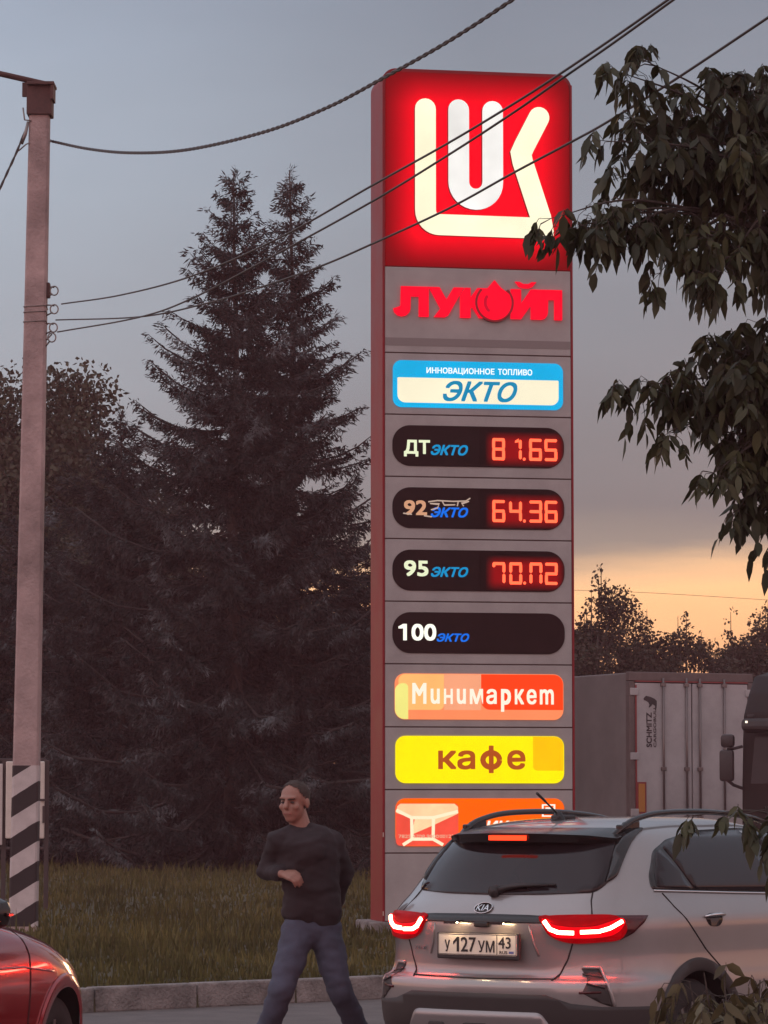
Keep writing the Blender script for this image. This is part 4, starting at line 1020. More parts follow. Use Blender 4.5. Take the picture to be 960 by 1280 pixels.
def make_car(root, tab, paint, wheels, wr, boolr=.375, lip_m=None):
    bm = car_shell(tab); sh = Shell(bm)
    me = bpy.data.meshes.new('body'); bm.to_mesh(me); bm.free()
    o = link('body', me, [paint, liner])
    cb = bmesh.new()
    for v, zc in wheels:
        for s in (-1, 1):
            lathe(cb, [(0, s * .56), (boolr, s * .56), (boolr, s * 1.2), (0, s * 1.2)], (0, v, zc), 'X', 56)
    bmesh.ops.remove_doubles(cb, verts=cb.verts, dist=1e-5)
    for f in cb.faces: f.material_index = 1
    bmesh.ops.recalc_face_normals(cb, faces=cb.faces)
    cme = bpy.data.meshes.new('cut'); cb.to_mesh(cme); cb.free(); cut = link('cut', cme, [paint, liner])
    md = o.modifiers.new('b', 'BOOLEAN'); md.operation = 'DIFFERENCE'; md.object = cut; md.solver = 'EXACT'
    nm = bpy.data.meshes.new_from_object(o.evaluated_get(DG())); o.modifiers.clear(); old = o.data; o.data = nm; nm.name = 'body'
    bpy.data.objects.remove(cut); bpy.data.meshes.remove(old); soft(o, 38); o.parent = root
    for v, zc in wheels:
        for s in (-1, 1):
            wheel(root, (s * .745, v, wr), wr, .195, s)
            bm = bmesh.new(); rings = []     # plastic arch lip that follows the side
            for k in range(41):
                a = R(-14 + 208 * k / 40); ring = []
                for rr, of in ((boolr - .012, .004), (boolr + .004, .016), (boolr + .05, .014), (boolr + .058, .002)):
                    vv, ww = v + rr * math.cos(a), max(.21, zc + rr * math.sin(a)); loc, _ = sh.hit(vv, ww, 'side'); ring.append(bm.verts.new((s * (loc.x + of), vv, ww)))
                rings.append(ring)
            for k in range(40):
                for j in range(3): bm.faces.new((rings[k][j], rings[k][j + 1], rings[k + 1][j + 1], rings[k + 1][j]))
            bmesh.ops.recalc_face_normals(bm, faces=bm.faces)
            soft(obj('arch_trim', bm, lip_m or plast, root), 50)
    return sh
def side_windows(root, sh, outs, trim):
    for m_ in (False, True):
        obj('window_trim', sh.patch(trim, 'side', .003, .012, .06, m_), trimk, root)
        for o_ in outs: obj('side_window', sh.patch(o_, 'side', .0065, .006, .06, m_), glassd, root)

# --- the pale crossover
white_p = mat('pearl_paint', (.27, .25, .245), .32, .35, coat=1.0, var=.07, vs=2.2)
KI = thing('crossover_car', 'silver white crossover seen from behind with brake lights on', 'car', (at(600, 1180, 18.9).x, 18.9, 0), -PSI)
ktab = [  # height, rear, front, half width, rear corner length, exponent, front corner length, exponent
    (.17, .25, 3.95, .70, .5, 2.6, .6, 2.6), (.22, .12, 4.08, .79, .5, 2.6, .6, 2.6), (.30, .03, 4.18, .850, .52, 2.6, .62, 2.6), (.42, -.03, 4.23, .872, .55, 2.6, .65, 2.6),
    (.54, -.05, 4.24, .880, .58, 2.6, .66, 2.6), (.61, -.055, 4.24, .880, .58, 2.6, .68, 2.6), (.645, -.04, 4.23, .878, .58, 2.6, .68, 2.6), (.665, .0, 4.22, .876, .60, 2.5, .68, 2.6),
    (.70, .015, 4.20, .872, .62, 2.5, .7, 2.6), (.80, .010, 4.15, .866, .64, 2.5, .7, 2.6), (.92, -.004, 4.02, .866, .64, 2.5, .72, 2.6), (.965, .0, 3.85, .862, .64, 2.5, .72, 2.6), (1.0, .022, 3.62, .848, .62, 2.5, .72, 2.6),
    (1.04, .060, 3.28, .828, .60, 2.5, .66, 2.5), (1.08, .105, 3.05, .806, .58, 2.5, .6, 2.5), (1.15, .170, 2.88, .775, .55, 2.5, .55, 2.5), (1.25, .250, 2.64, .728, .52, 2.5, .5, 2.5), (1.34, .325, 2.42, .676, .50, 2.5, .5, 2.5), (1.40, .38, 2.27, .632, .50, 2.4, .5, 2.5),
    (1.435, .44, 2.17, .590, .52, 2.3, .5, 2.4), (1.458, .53, 2.09, .545, .55, 2.2, .5, 2.3), (1.475, .64, 2.02, .485, .55, 2.2, .5, 2.2), (1.488, .78, 1.95, .405, .5, 2.1, .45, 2.1), (1.497, 1.0, 1.85, .29, .4, 2, .4, 2), (1.502, 1.22, 1.72, .15, .2, 2, .2, 2)]
KS = make_car(KI, ktab, white_p, ((.78, .325), (3.38, .325)), .322)
def q(px, py): return ((px - 600) / 235.0, 1.54 - (py - 1012) / 235.0)
def Q(l): return [q(*p) for p in l]
# rear window, surround and spoiler
rw = round_outline([(-.570, 1.105), (-.3, 1.092), (0, 1.088), (.3, 1.092), (.570, 1.105), (.605, 1.16), (.555, 1.38), (.53, 1.41), (-.53, 1.41), (-.555, 1.38), (-.605, 1.16)], .05)
rg = obj('rear_window', KS.patch(rw, 'rear', .005, .012, .05), glassd, KI)
bm = bmesh.new(); rows_ = []
for k in range(33):
    u = -.545 + 1.09 * k / 32; e = abs(u) / .545
    pr, _ = KS.hit(u, 1.365, 'rear'); pt, _ = KS.hit(u, 1.432, 'rear')
    lip = .085 * (1 - .80 * e ** 4); ed = max(0, e - .8) / .2
    T1 = Vector((u, pt.y + .03, pt.z + .012 - .012 * ed)); T2 = Vector((u, (pr.y + pt.y) / 2 - lip * .6, 1.432 - .012 * e ** 2 - .012 * ed)); T3 = Vector((u, pr.y - lip, 1.414 - .016 * e ** 2 - .01 * ed)); T4 = Vector((u, pr.y - lip + .012, 1.366 + .01 * ed)); T5 = Vector((u, pr.y + .012, 1.340 + .01 * ed))
    rows_.append([bm.verts.new(p) for p in (T1, T2, T3, T4, T5)])
for k in range(32):
    for j in range(4): bm.faces.new((rows_[k][j], rows_[k][j + 1], rows_[k + 1][j + 1], rows_[k + 1][j]))
bm.faces.new(rows_[0]); bm.faces.new(rows_[-1][::-1]); bmesh.ops.recalc_face_normals(bm, faces=bm.faces)
soft(obj('spoiler', bm, trimk, KI), 50)
for m_ in (False, True):   # black fins beside the glass
    fin = round_outline([(.525, 1.430), (.535, 1.36), (.585, 1.20), (.592, 1.15), (.625, 1.19), (.605, 1.31), (.580, 1.40), (.555, 1.436)], .02)
    obj('spoiler_fin', KS.patch(fin, 'rear', .012, .02, .04, m_), trimk, KI)
brake = mat('third_brake_light', (.5, .03, .01), .3, emit=(1.0, .045, .012), es=2.4)
yb = KS.hit(0, 1.365, 'rear')[0].y - .085
bm = bmesh.new()
for k in range(16): box(bm, (-.113 + .015 * k, yb - .004, 1.389), (.0142, .012, .026))
obj('high_brake_light', bm, brake, KI)
# wiper
bm = bmesh.new(); wp_ = KS.hit(.02, 1.092, 'rear', .02)[0]
tube(bm, [wp_] + [KS.hit(a, b, 'rear', .022)[0] for a, b in ((.10, 1.115), (.18, 1.125), (.32, 1.128))], [.022, .016, .012, .006], 6); tube(bm, [KS.hit(a, b, 'rear', .014)[0] for a, b in ((-.03, 1.118), (.15, 1.135), (.36, 1.135))], .008, 5)
lathe(bm, [(0, -.03), (.03, -.028), (.035, 0)], wp_ + Vector((0, .012, 0)), 'Y', 16)
obj('wiper', bm, blk, KI)
# tail lights
lens = lit('tail_lens', (1.0, .0, .006), .22, .5, 14.0); guide = lit('lamp_guide', (1.0, .0, .006), .85, .35, 22.0); hot = mat('brake_tube', (.8, .2, .2), .3, emit=(1.0, .060, .040), es=75.0); lensd = mat('tail_lens_dark', (.06, .004, .006), .1)
tl_o = smooth_outline(Q([(673, 1144), (692, 1143), (728, 1142), (765, 1143), (778, 1155), (770, 1170), (744, 1174), (710, 1175), (686, 1167), (676, 1153)]), 4)
tip = Q([(764, 1142.5), (805, 1142.5), (800, 1150), (786, 1163), (770, 1171), (777, 1156)])
for m_ in (False, True):
    L_ = obj('tail_light', KS.patch(tl_o, 'q', .014, .03, .04, m_), lens, KI)
    gu = smooth_outline(Q([(676, 1147), (690, 1153), (715, 1156), (742, 1154), (768, 1146), (776, 1150), (765, 1163), (744, 1168), (712, 1169), (688, 1166)]), 4)
    obj('light_guide', KS.patch(gu, 'q', .0155, .002, .04, m_), guide, L_)
    obj('lens_tip', KS.patch(tip, 'q', .011, .025, .04, m_), lensd, L_)
    for path in ([(679, 1149), (686, 1158), (696, 1162), (714, 1162.5)], [(722, 1161.5), (744, 1160.5), (757, 1157), (772, 1149)]):
        obj('light_tube', KS.groove(Q(path), 'q', .0115, m_, .020, .03), hot, L_)
bar = [(-.385, .945), (.385, .945), (.385, .982), (0, .985), (-.385, .982)]
obj('trim_bar', KS.patch(bar, 'rear', .012, .025, .05), trimk, KI)
bm = bmesh.new(); box(bm, (0.02, -.012, .935), (.09, .03, .028), 0, .008); obj('camera_pod', bm, blk, KI)
# badge
ov = [(.056 * math.cos(R(a)), 1.016 + .027 * math.sin(R(a))) for a in range(0, 360, 12)]
bd = obj('badge', KS.patch(ov, 'rear', .007, .012, .05), trimk, KI)
rim_b = obj('badge_rim', KS.groove([(.056 * math.cos(R(a)), 1.016 + .027 * math.sin(R(a))) for a in range(0, 361, 12)], 'rear', .003, False, .008, .1), chrome, bd)
bm = text_mesh('KIA', -.040, .040, 1.001, 1.031, 0, .002, .01)
for v in bm.verts:
    dep = v.co.y; l_, n_ = KS.hit(v.co.x, v.co.z, 'rear'); v.co = l_ + n_ * (.008 - dep)
obj('badge_lettering', bm, chrome, bd)
bm = text_mesh('X-LINE', -.475, -.375, .795, .812, 0, .002, .01)
for v in bm.verts:
    dep = v.co.y; l_, n_ = KS.hit(v.co.x, v.co.z, 'rear'); v.co = l_ + n_ * (.004 - dep)
obj('trim_lettering', bm, chrome, KI)
# plate
YPL = -.020
bm = bmesh.new(); box(bm, (.005, YPL, .822), (.535, .02, .140), 0, .008); pf = obj('plate_frame', bm, plast, KI)
bm = bmesh.new(); prism(bm, rrect(-.250, .774, .260, .886, .008), YPL - .0135, YPL - .0105); obj('number_plate', bm, mat('plate_white', (.74, .66, .55), .45, var=.08), pf)
pk = mat('plate_black', (.012, .01, .01), .6); yl = YPL - .0139
for s_, bx in (('У', (-.205, -.172, .790, .852)), ('27', (-.100, -.002, .790, .868)), ('УМ', (.012, .118, .790, .852)), ('43', (.143, .222, .812, .872)), ('RUS', (.150, .200, .784, .800))):
    obj('plate_lettering', text_mesh(s_, *bx, yl, .0015, .012), pk, pf)
bm = bmesh.new(); prism(bm, [(-.127, .790), (-.112, .790), (-.112, .868), (-.124, .868), (-.150, .842), (-.150, .828), (-.127, .848)], yl - .0015, yl); obj('plate_lettering', bm, pk, pf)
bm = bmesh.new()
box(bm, (.133, yl, .83), (.004, .002, .104))
for (a, b, c, d) in ((-.247, .776, .257, .779), (-.247, .881, .257, .884), (-.247, .779, -.244, .881), (.254, .779, .257, .881)): box(bm, ((a + c) / 2, yl, (b + d) / 2), (c - a, .0016, d - b))
obj('plate_border', bm, pk, pf)
bm = bmesh.new(); box(bm, (.225, yl, .792), (.030, .002, .012)); obj('plate_flag', bm, mat('flag_blue', (.10, .12, .3), .6), pf)
for x in (-.14, .16):
    bm = bmesh.new(); box(bm, (x, -.042, .951), (.08, .075, .010), 0, .003); box(bm, (x, -.0785, .944), (.08, .004, .012)); lh_ = obj('plate_lamp', bm, trimk, KI)
    bm = bmesh.new(); box(bm, (x, -.060, .944), (.06, .026, .003)); obj('lamp_lens', bm, mat('plate_lamp_lit', (.8, .7, .5), .4, emit=(1, .70, .40), es=42), lh_)
for m_ in (False, True): obj('plate_crease', KS.groove([(.305, .935), (.325, .84), (.350, .775)], 'rear', .007, m_, -.001), white_p, KI)
# seams of the hatch
seam = Q([(744, 1107), (739, 1112), (736, 1124), (736, 1140)]); seam2 = Q([(712, 1176), (706, 1196), (697, 1213), (686, 1221)])
for m_ in (False, True):
    obj('hatch_gap', KS.groove(seam, 'q', .0045, m_), gap_m, KI); obj('hatch_gap', KS.groove(seam2, 'q', .0045, m_), gap_m, KI)
obj('hatch_gap', KS.groove([(-.46, .658), (0, .652), (.46, .658)], 'rear', .0055), gap_m, KI)
# lower bumper
lowr = [(-.86, .26), (.86, .26), (.86, .520), (.70, .520), (.56, .535), (.43, .578), (-.43, .578), (-.56, .535), (-.70, .520), (-.86, .520)]
obj('bumper_cladding', KS.patch(lowr, 'rear', .010, .02, .05), plast, KI)
sk = round_outline([(-.50, .30), (.50, .30), (.47, .38), (.40, .487), (-.40, .487), (-.47, .38)], .03)
skp = obj('skid_plate', KS.patch(sk, 'rear', .022, .02, .05), silver_p, KI)
for xa, xb in ((-.33, -.18), (-.10, .10), (.18, .33)):
    obj('skid_recess', KS.patch(round_outline([(xa, .33), (xb, .33), (xb - .02, .425), (xa + .02, .425)], .02), 'rear', .0245, .004, .05), plast, skp)
vent = round_outline(Q([(722, 1205), (744, 1206), (752, 1225), (760, 1252), (744, 1247), (722, 1235), (730, 1220)]), .012)
for m_ in (False, True):
    vo = obj('bumper_vent', KS.patch(vent, 'q', .003, .01, .03, m_), plast, KI)
    obj('vent_lip', KS.groove(Q([(724, 1205), (746, 1205), (755, 1226), (763, 1254)]), 'q', .010, m_, .0), white_p, vo)
    bm = KS.groove(Q([(724, 1213), (747, 1218)]), 'q', .005, m_, .006); obj('vent_fin', bm, trimk, vo); obj('vent_fin', KS.groove(Q([(728, 1224), (750, 1229)]), 'q', .005, m_, .006), trimk, vo)
    obj('reflector', KS.patch(round_outline([(.60, .585), (.70, .59), (.70, .602), (.60, .598)], .004), 'rear', .006, .01, .05, m_), lensd, KI)
# sides
wtrim = round_outline([(.49, 1.115), (.52, 1.19), (.64, 1.32), (.80, 1.378), (1.15, 1.425), (1.65, 1.438), (2.05, 1.415), (2.45, 1.26), (2.83, 1.09), (2.85, 1.06), (1.8, 1.075)], .035)
w1 = round_outline([(.535, 1.130), (.56, 1.19), (.655, 1.305), (.70, 1.328), (.835, 1.115), (.83, 1.112)], .02)
w2 = round_outline([(.87, 1.112), (.735, 1.340), (.84, 1.376), (1.16, 1.412), (1.62, 1.423), (1.72, 1.09)], .02)
w3 = round_outline([(1.80, 1.088), (1.74, 1.423), (2.0, 1.404), (2.42, 1.245), (2.76, 1.095), (2.76, 1.078)], .02)
side_windows(KI, KS, [w1, w2, w3], wtrim)
for m_ in (False, True):
    obj('sill_trim', KS.groove([(.50, 1.112), (1.2, 1.090), (2.0, 1.068), (2.84, 1.056)], 'side', .006, m_, .004), chrome, KI)
    obj('door_gap', KS.groove([(.555, 1.10), (.60, 1.03), (.71, .93), (.86, .80), (1.02, .69), (1.10, .62), (1.16, .38)], 'side', .0045, m_), gap_m, KI)
    obj('door_gap', KS.groove([(1.76, 1.09), (1.74, .9), (1.75, .36)], 'side', .0045, m_), gap_m, KI)
    obj('door_gap', KS.groove([(2.82, 1.05), (2.86, .9), (2.80, .6), (2.84, .36)], 'side', .0045, m_), gap_m, KI)
    obj('side_cladding', KS.patch([(1.20, .24), (2.94, .24), (2.94, .40), (2.2, .42), (1.20, .40)], 'side', .012, .02, .08, m_), plast, KI)
    for hv, hw_ in ((.955, .965), (1.90, .955)):
        s_ = -1 if m_ else 1
        cup = obj('handle_cup', KS.patch(smooth_outline([(hv - .085, hw_), (hv - .05, hw_ - .042), (hv + .04, hw_ - .046), (hv + .08, hw_ - .01), (hv + .05, hw_ + .02), (hv - .05, hw_ + .02)], 4), 'side', .0022, .006, .04, m_), trimk, KI)
        obj('door_handle', (lambda P: tube(bmesh.new(), P, [.007, .016, .018, .016, .007], 8, flat=.6))([(lambda l: Vector((s_ * l.x, l.y, l.z)))(KS.hit(hv - .10 + .2 * k / 4, hw_ + .006, 'side', (.004, .030, .036, .030, .004)[k])[0]) for k in range(5)]), chrome, KI)
    # roof rail with tapering feet
    s_ = -1 if m_ else 1; P = []
    for v, up in ((.50, -.004), (.60, .020), (.74, .042), (1.0, .055), (1.5, .056), (2.0, .054), (2.25, .036), (2.42, .002)):
        uu = .505 if v > .6 else .505 - (.6 - v) * .15
        z = KS.hit(uu, v, 'top')[0].z; P.append(Vector((s_ * uu, v, z + up)))
    bm = bmesh.new(); PP = spline(P, 6); tube(bm, PP, .020, 8, flat=.8)
    for v in (.60, .66, .72, 2.2, 2.3):
        z = KS.hit(.505, v, 'top')[0].z; box(bm, (s_ * .505, v, z + .012), (.028, .08, .05), 0, .008)
    obj('roof_rail', bm, trimk, KI)
    bm = bmesh.new(); mm = KS.hit(2.72, 1.06, 'side')[0]; box(bm, (s_ * (mm.x + .15), 2.70, 1.10), (.20, .10, .14), 0, .04); tube(bm, [(s_ * mm.x, 2.72, 1.06), (s_ * (mm.x + .08), 2.71, 1.07)], .025, 6); obj('wing_mirror', bm, white_p, KI)
    hl = smooth_outline([(.45, .80), (.62, .82), (.78, .88), (.84, .93), (.74, .92), (.55, .86)], 4)
    obj('headlight', KS.patch(hl, 'front', .006, .02, .05, m_), mat('headlight_clear', (.55, .55, .56), .1, .3), KI)
ws = round_outline([(-.66, 1.10), (.66, 1.10), (.56, 1.40), (-.56, 1.40)], .05); obj('windscreen', KS.patch(ws, 'front', .005, .012, .05), glassd, KI)
obj('grille', KS.patch(round_outline([(-.5, .68), (.5, .68), (.42, .76), (-.42, .76)], .03), 'front', .006, .012, .05), trimk, KI)
ab = KS.hit(0, .74, 'top')[0]
bm = bmesh.new(); lathe(bm, [(.0, .045), (.02, .04), (.042, .0)], ab, 'Z', 14); box(bm, ab + Vector((0, .05, .012)), (.06, .17, .03), 0, .012)
tube(bm, [ab + Vector((0, 0, .03)), ab + Vector((0, -.19, .135))], [.006, .0045], 6); tube(bm, [ab + Vector((0, -.12, .098)), ab + Vector((0, -.205, .144))], .0075, 6)
obj('antenna', bm, blk, KI)

# --- the dark car at the left edge
dark_p = mat('dark_paint', (.32, .006, .012), .2, .25, coat=1.0, var=.05, vs=3)
DPSI = R(15.0)
wc = Vector((X(78, 17.4), 17.4, 0)); hd = Vector((math.sin(DPSI), math.cos(DPSI), 0)); rg_ = Vector((math.cos(DPSI), -math.sin(DPSI), 0))
DC = thing('dark_car', 'glossy dark red car cut off by the left edge in front of the striped pole', 'car', wc - hd * 3.38 - rg_ * .86, -DPSI)
dtab = [(.17, .25, 3.95, .72, .5, 2.6, .7, 2.5), (.22, .12, 4.05, .80, .5, 2.6, .75, 2.5), (.30, .03, 4.16, .855, .52, 2.6, .8, 2.4), (.42, -.03, 4.22, .880, .55, 2.6, .85, 2.4), (.56, -.03, 4.24, .892, .58, 2.6, .88, 2.3), (.66, .0, 4.22, .896, .58, 2.6, .9, 2.3),
        (.72, .01, 4.18, .894, .60, 2.6, .92, 2.2), (.78, .02, 4.10, .888, .6, 2.6, .95, 2.2), (.84, .02, 3.98, .878, .6, 2.6, 1.0, 2.15), (.89, .03, 3.80, .862, .6, 2.6, 1.0, 2.1), (.93, .05, 3.58, .84, .6, 2.6, .95, 2.1), (.965, .07, 3.32, .815, .6, 2.6, .85, 2.1),
        (1.0, .10, 3.06, .79, .58, 2.5, .7, 2.2), (1.05, .14, 2.90, .775, .55, 2.5, .6, 2.3), (1.15, .22, 2.70, .74, .52, 2.5, .55, 2.5), (1.25, .32, 2.48, .70, .52, 2.5, .5, 2.5), (1.34, .45, 2.28, .645, .50, 2.5, .5, 2.5), (1.40, .6, 2.14, .60, .5, 2.4, .5, 2.4), (1.44, .8, 2.0, .53, .5, 2.3, .5, 2.3), (1.465, 1.0, 1.85, .42, .4, 2.2, .4, 2.2), (1.475, 1.15, 1.7, .25, .25, 2, .25, 2)]
dtab = [(r_[0] + (.03 if r_[0] > .7 else 0),) + tuple(r_[1:]) for r_ in dtab]
DS = make_car(DC, dtab, dark_p, ((.78, .325), (3.38, .325)), .322, .368, dark_p)
side_windows(DC, DS, [round_outline([(.62, 1.05), (.80, 1.29), (1.1, 1.37), (1.62, 1.385), (1.68, 1.04)], .03), round_outline([(1.76, 1.04), (1.70, 1.385), (1.95, 1.365), (2.35, 1.22), (2.72, 1.045)], .03)],
             round_outline([(.55, 1.035), (.77, 1.31), (1.08, 1.39), (1.65, 1.405), (2.0, 1.38), (2.42, 1.225), (2.84, 1.02)], .03))
for m_ in (False, True):
    s_ = -1 if m_ else 1
    for pth in ([(2.84, 1.0), (2.90, .85), (2.86, .55), (2.90, .36)], [(1.72, 1.03), (1.70, .8), (1.72, .36)], [(.62, 1.0), (.75, .88), (1.05, .66), (1.14, .36)]): obj('door_gap', DS.groove(pth, 'side', .0045, m_), gap_m, DC)
    obj('bonnet_gap', DS.groove([(.66, 3.05), (.70, 3.4), (.66, 3.75), (.58, 3.95)], 'top', .0045, m_), gap_m, DC)
    hl = smooth_outline([(3.52, .80), (3.66, .80), (3.90, .74), (4.02, .66), (3.98, .62), (3.86, .655), (3.66, .73)], 4)
    obj('headlight', DS.patch(hl, 'side', .006, .02, .04, m_), mat('headlight_amberish', (.62, .45, .30), .12, .2), DC)
    for hv in (1.05, 1.98):
        obj('door_handle', tube(bmesh.new(), [(lambda l: Vector((s_ * l.x, l.y, l.z)))(DS.hit(hv + .2 * k / 4, .90, 'side', (.004, .03, .036, .03, .004)[k])[0]) for k in range(5)], [.008, .015, .016, .015, .008], 8), dark_p, DC)
    bm = bmesh.new(); mm = DS.hit(2.66, 1.05, 'side')[0]; box(bm, (s_ * (mm.x + .13), 2.50, 1.06), (.20, .12, .14), 0, .05); tube(bm, [(s_ * (mm.x - .02), 2.58, 1.0), (s_ * (mm.x + .08), 2.52, 1.02)], .03, 6); wm_ = soft(obj('wing_mirror', bm, trimk, DC), 40)
    bm = bmesh.new(); box(bm, (s_ * (mm.x + .13), 2.437, 1.065), (.15, .008, .095), 0, .003); obj('mirror_glass', bm, mat('mirror_glass', (.5, .5, .5), .03, 1.0), wm_)
    bm = bmesh.new(); box(bm, (s_ * (mm.x + .2315), 2.50, 1.055), (.012, .07, .018), 0, .004); obj('mirror_indicator', bm, lensd, wm_)
    obj('tail_light', DS.patch(round_outline([(.45, .84), (.83, .84), (.84, .96), (.5, .96)], .03), 'rear', .008, .02, .05, m_), lensd, DC)
    obj('crease', DS.groove([(.9, .80), (1.8, .82), (2.8, .80), (3.2, .765)], 'side', .006, m_, .0), dark_p, DC)
    obj('sill', DS.patch([(1.20, .22), (2.94, .22), (2.94, .36), (1.20, .36)], 'side', .010, .02, .08, m_), plast, DC)
obj('windscreen', DS.patch(round_outline([(-.66, 1.035), (.66, 1.035), (.54, 1.37), (-.54, 1.37)], .05), 'front', .005, .012, .05), glassd, DC)
obj('rear_window', DS.patch(round_outline([(-.58, 1.06), (.58, 1.06), (.48, 1.35), (-.48, 1.35)], .05), 'rear', .005, .012, .05), glassd, DC)
obj('grille', DS.patch(round_outline([(-.45, .40), (.45, .40), (.52, .58), (-.52, .58)], .03), 'front', .006, .012, .05), trimk, DC)

# ================================================================== PERSON
def capsule(bm, p0, p1, r0, r1, n=14):
    p0 = Vector(p0); p1 = Vector(p1); d = (p1 - p0); L = d.length; d = d.normalized() if L > 1e-6 else Vector((0, 0, 1))
    a = d.orthogonal().normalized(); b = d.cross(a); prof = []
    for k in range(1, 6): t = math.pi / 2 * k / 5; prof.append((r0 * math.sin(t), -r0 * math.cos(t)))
    for k in range(0, 5): t = math.pi / 2 * k / 5; prof.append((r1 * math.cos(t), L + r1 * math.sin(t)))
    A = bm.verts.new(p0 - d * r0); B = bm.verts.new(p1 + d * r1); rings = []
    for (rr, h) in prof: rings.append([bm.verts.new(p0 + d * h + (a * math.cos(2 * math.pi * k / n) + b * math.sin(2 * math.pi * k / n)) * rr) for k in range(n)])
    for k in range(n): bm.faces.new((A, rings[0][(k + 1) % n], rings[0][k])); bm.faces.new((B, rings[-1][k], rings[-1][(k + 1) % n]))
    for i in range(len(rings) - 1):
        for k in range(n): bm.faces.new((rings[i][k], rings[i][(k + 1) % n], rings[i + 1][(k + 1) % n], rings[i + 1][k]))
def ellipsoid(bm, c, s, M=None):
    g = bmesh.ops.create_uvsphere(bm, u_segments=20, v_segments=14, radius=1)['verts']
    for v in g:
        p = Vector((v.co.x * s[0], v.co.y * s[1], v.co.z * s[2])); v.co = Vector(c) + (M @ p if M else p)
def fuse(bm, name, m, parent, vox, sm_it=4, fac=.5, wrinkle=0.0, seed=1):
    """voxel-fuse overlapping volumes into one continuous skin, then relax it"""
    me = bpy.data.meshes.new('f'); bmesh.ops.recalc_face_normals(bm, faces=bm.faces); bm.to_mesh(me); bm.free(); o = link('f', me, [m])
    r_ = o.modifiers.new('r', 'REMESH'); r_.mode = 'VOXEL'; r_.voxel_size = vox
    s_ = o.modifiers.new('s', 'SMOOTH'); s_.iterations = sm_it; s_.factor = fac
    nm = bpy.data.meshes.new_from_object(o.evaluated_get(DG())); old = o.data; bpy.data.objects.remove(o); bpy.data.meshes.remove(old); nm.name = name
    if wrinkle:
        from mathutils import noise
        for v in nm.vertices:
            p = v.co; k = noise.noise(Vector((p.x * 7, p.y * 7, p.z * 16 + seed))) + .5 * noise.noise(Vector((p.x * 17, p.y * 17, p.z * 30 + seed)))
            v.co = p + v.normal * k * wrinkle
    nm.materials.clear()
    return link(name, nm, [m], parent, True)
PYD = 20.4
PR = thing('person', 'person in a dark sweater and blue jeans striding across the road', 'person', (X(388, PYD), PYD, 0))
def J(px, py, dy=0.0): return at(px, py, PYD) + Vector((0, dy, 0)) - PR.location
skin = mat('skin', (.26, .13, .095), .5, var=.08, vs=20); knit = mat('dark_sweater', (.020, .014, .017), .9, var=.25, vs=14, bump=.3, bs=200); denim = mat('blue_denim', (.058, .066, .098), .9, var=.22, vs=9, bump=.3, bs=250); hair_m = mat('short_hair', (.035, .022, .017), .85, var=.3, vs=60); shoe_m = mat('dark_shoe', (.02, .016, .016), .5); eye_m = mat('eye_dark', (.03, .02, .018), .3)
head = J(368, 1003); fd = Vector((-.45, -.89, -.05)).normalized(); sdv = fd.cross(Vector((0, 0, 1))).normalized(); upv = sdv.cross(fd).normalized()
HM = Matrix((sdv, fd, upv)).transposed()      # head frame: x side, y forward, z up
def hp(x, y, z): return head + HM @ Vector((x, y, z))
neck = J(378, 1034, .03); shL = J(349, 1050, -.04); shR = J(414, 1050, .03); elL = J(333, 1088, .10); haL = J(352, 1092, -.13); elR = J(430, 1092, .14); haR = J(420, 1132, .20)
chest = J(383, 1062, .0); waist = J(390, 1115, .01); hipC = J(390, 1152, .01); hL = J(374, 1163, -.01); hR = J(406, 1163, .03)
knL = J(352, 1238, -.17); anL = J(324, 1324, -.04); knR = J(425, 1240, -.01); anR = J(460, 1318, .25)
toL = anL + Vector((-.10, -.17, -.065)); toR = anR + Vector((-.13, -.15, -.06))
bm = bmesh.new()
ellipsoid(bm, hp(0, -.008, .032), (.076, .096, .088), HM); ellipsoid(bm, hp(0, .018, -.035), (.062, .074, .078), HM); ellipsoid(bm, hp(0, .055, -.088), (.030, .030, .026), HM)
capsule(bm, hp(0, .090, .018), hp(0, .108, -.022), .010, .016); ellipsoid(bm, hp(0, .080, .030), (.055, .020, .012), HM)
for s in (-1, 1):
    ellipsoid(bm, hp(s * .079, -.01, -.005), (.010, .022, .033), HM); ellipsoid(bm, hp(s * .042, .062, -.022), (.022, .022, .022), HM)
    ellipsoid(bm, hp(0, .083, -.055), (.026, .012, .007), HM); ellipsoid(bm, hp(0, .081, -.068), (.024, .011, .007), HM)
capsule(bm, hp(0, -.025, -.06), neck + Vector((0, 0, -.04)), .056, .062)
capsule(bm, neck + Vector((0, 0, -.06)), chest, .06, .10); capsule(bm, chest, waist, .10, .09); capsule(bm, waist, hipC, .075, .07)
for a, b_, c_, e_ in ((shL, elL, haL, 1), (shR, elR, haR, 1)):
    capsule(bm, a, b_, .046, .040); capsule(bm, b_, c_, .039, .026); capsule(bm, neck + Vector((0, 0, -.06)), a, .07, .05)
for a, b_, c_, d_ in ((hL, knL, anL, toL), (hR, knR, anR, toR)): capsule(bm, a, b_, .072, .052); capsule(bm, b_, c_, .050, .036); capsule(bm, c_, d_, .036, .030)
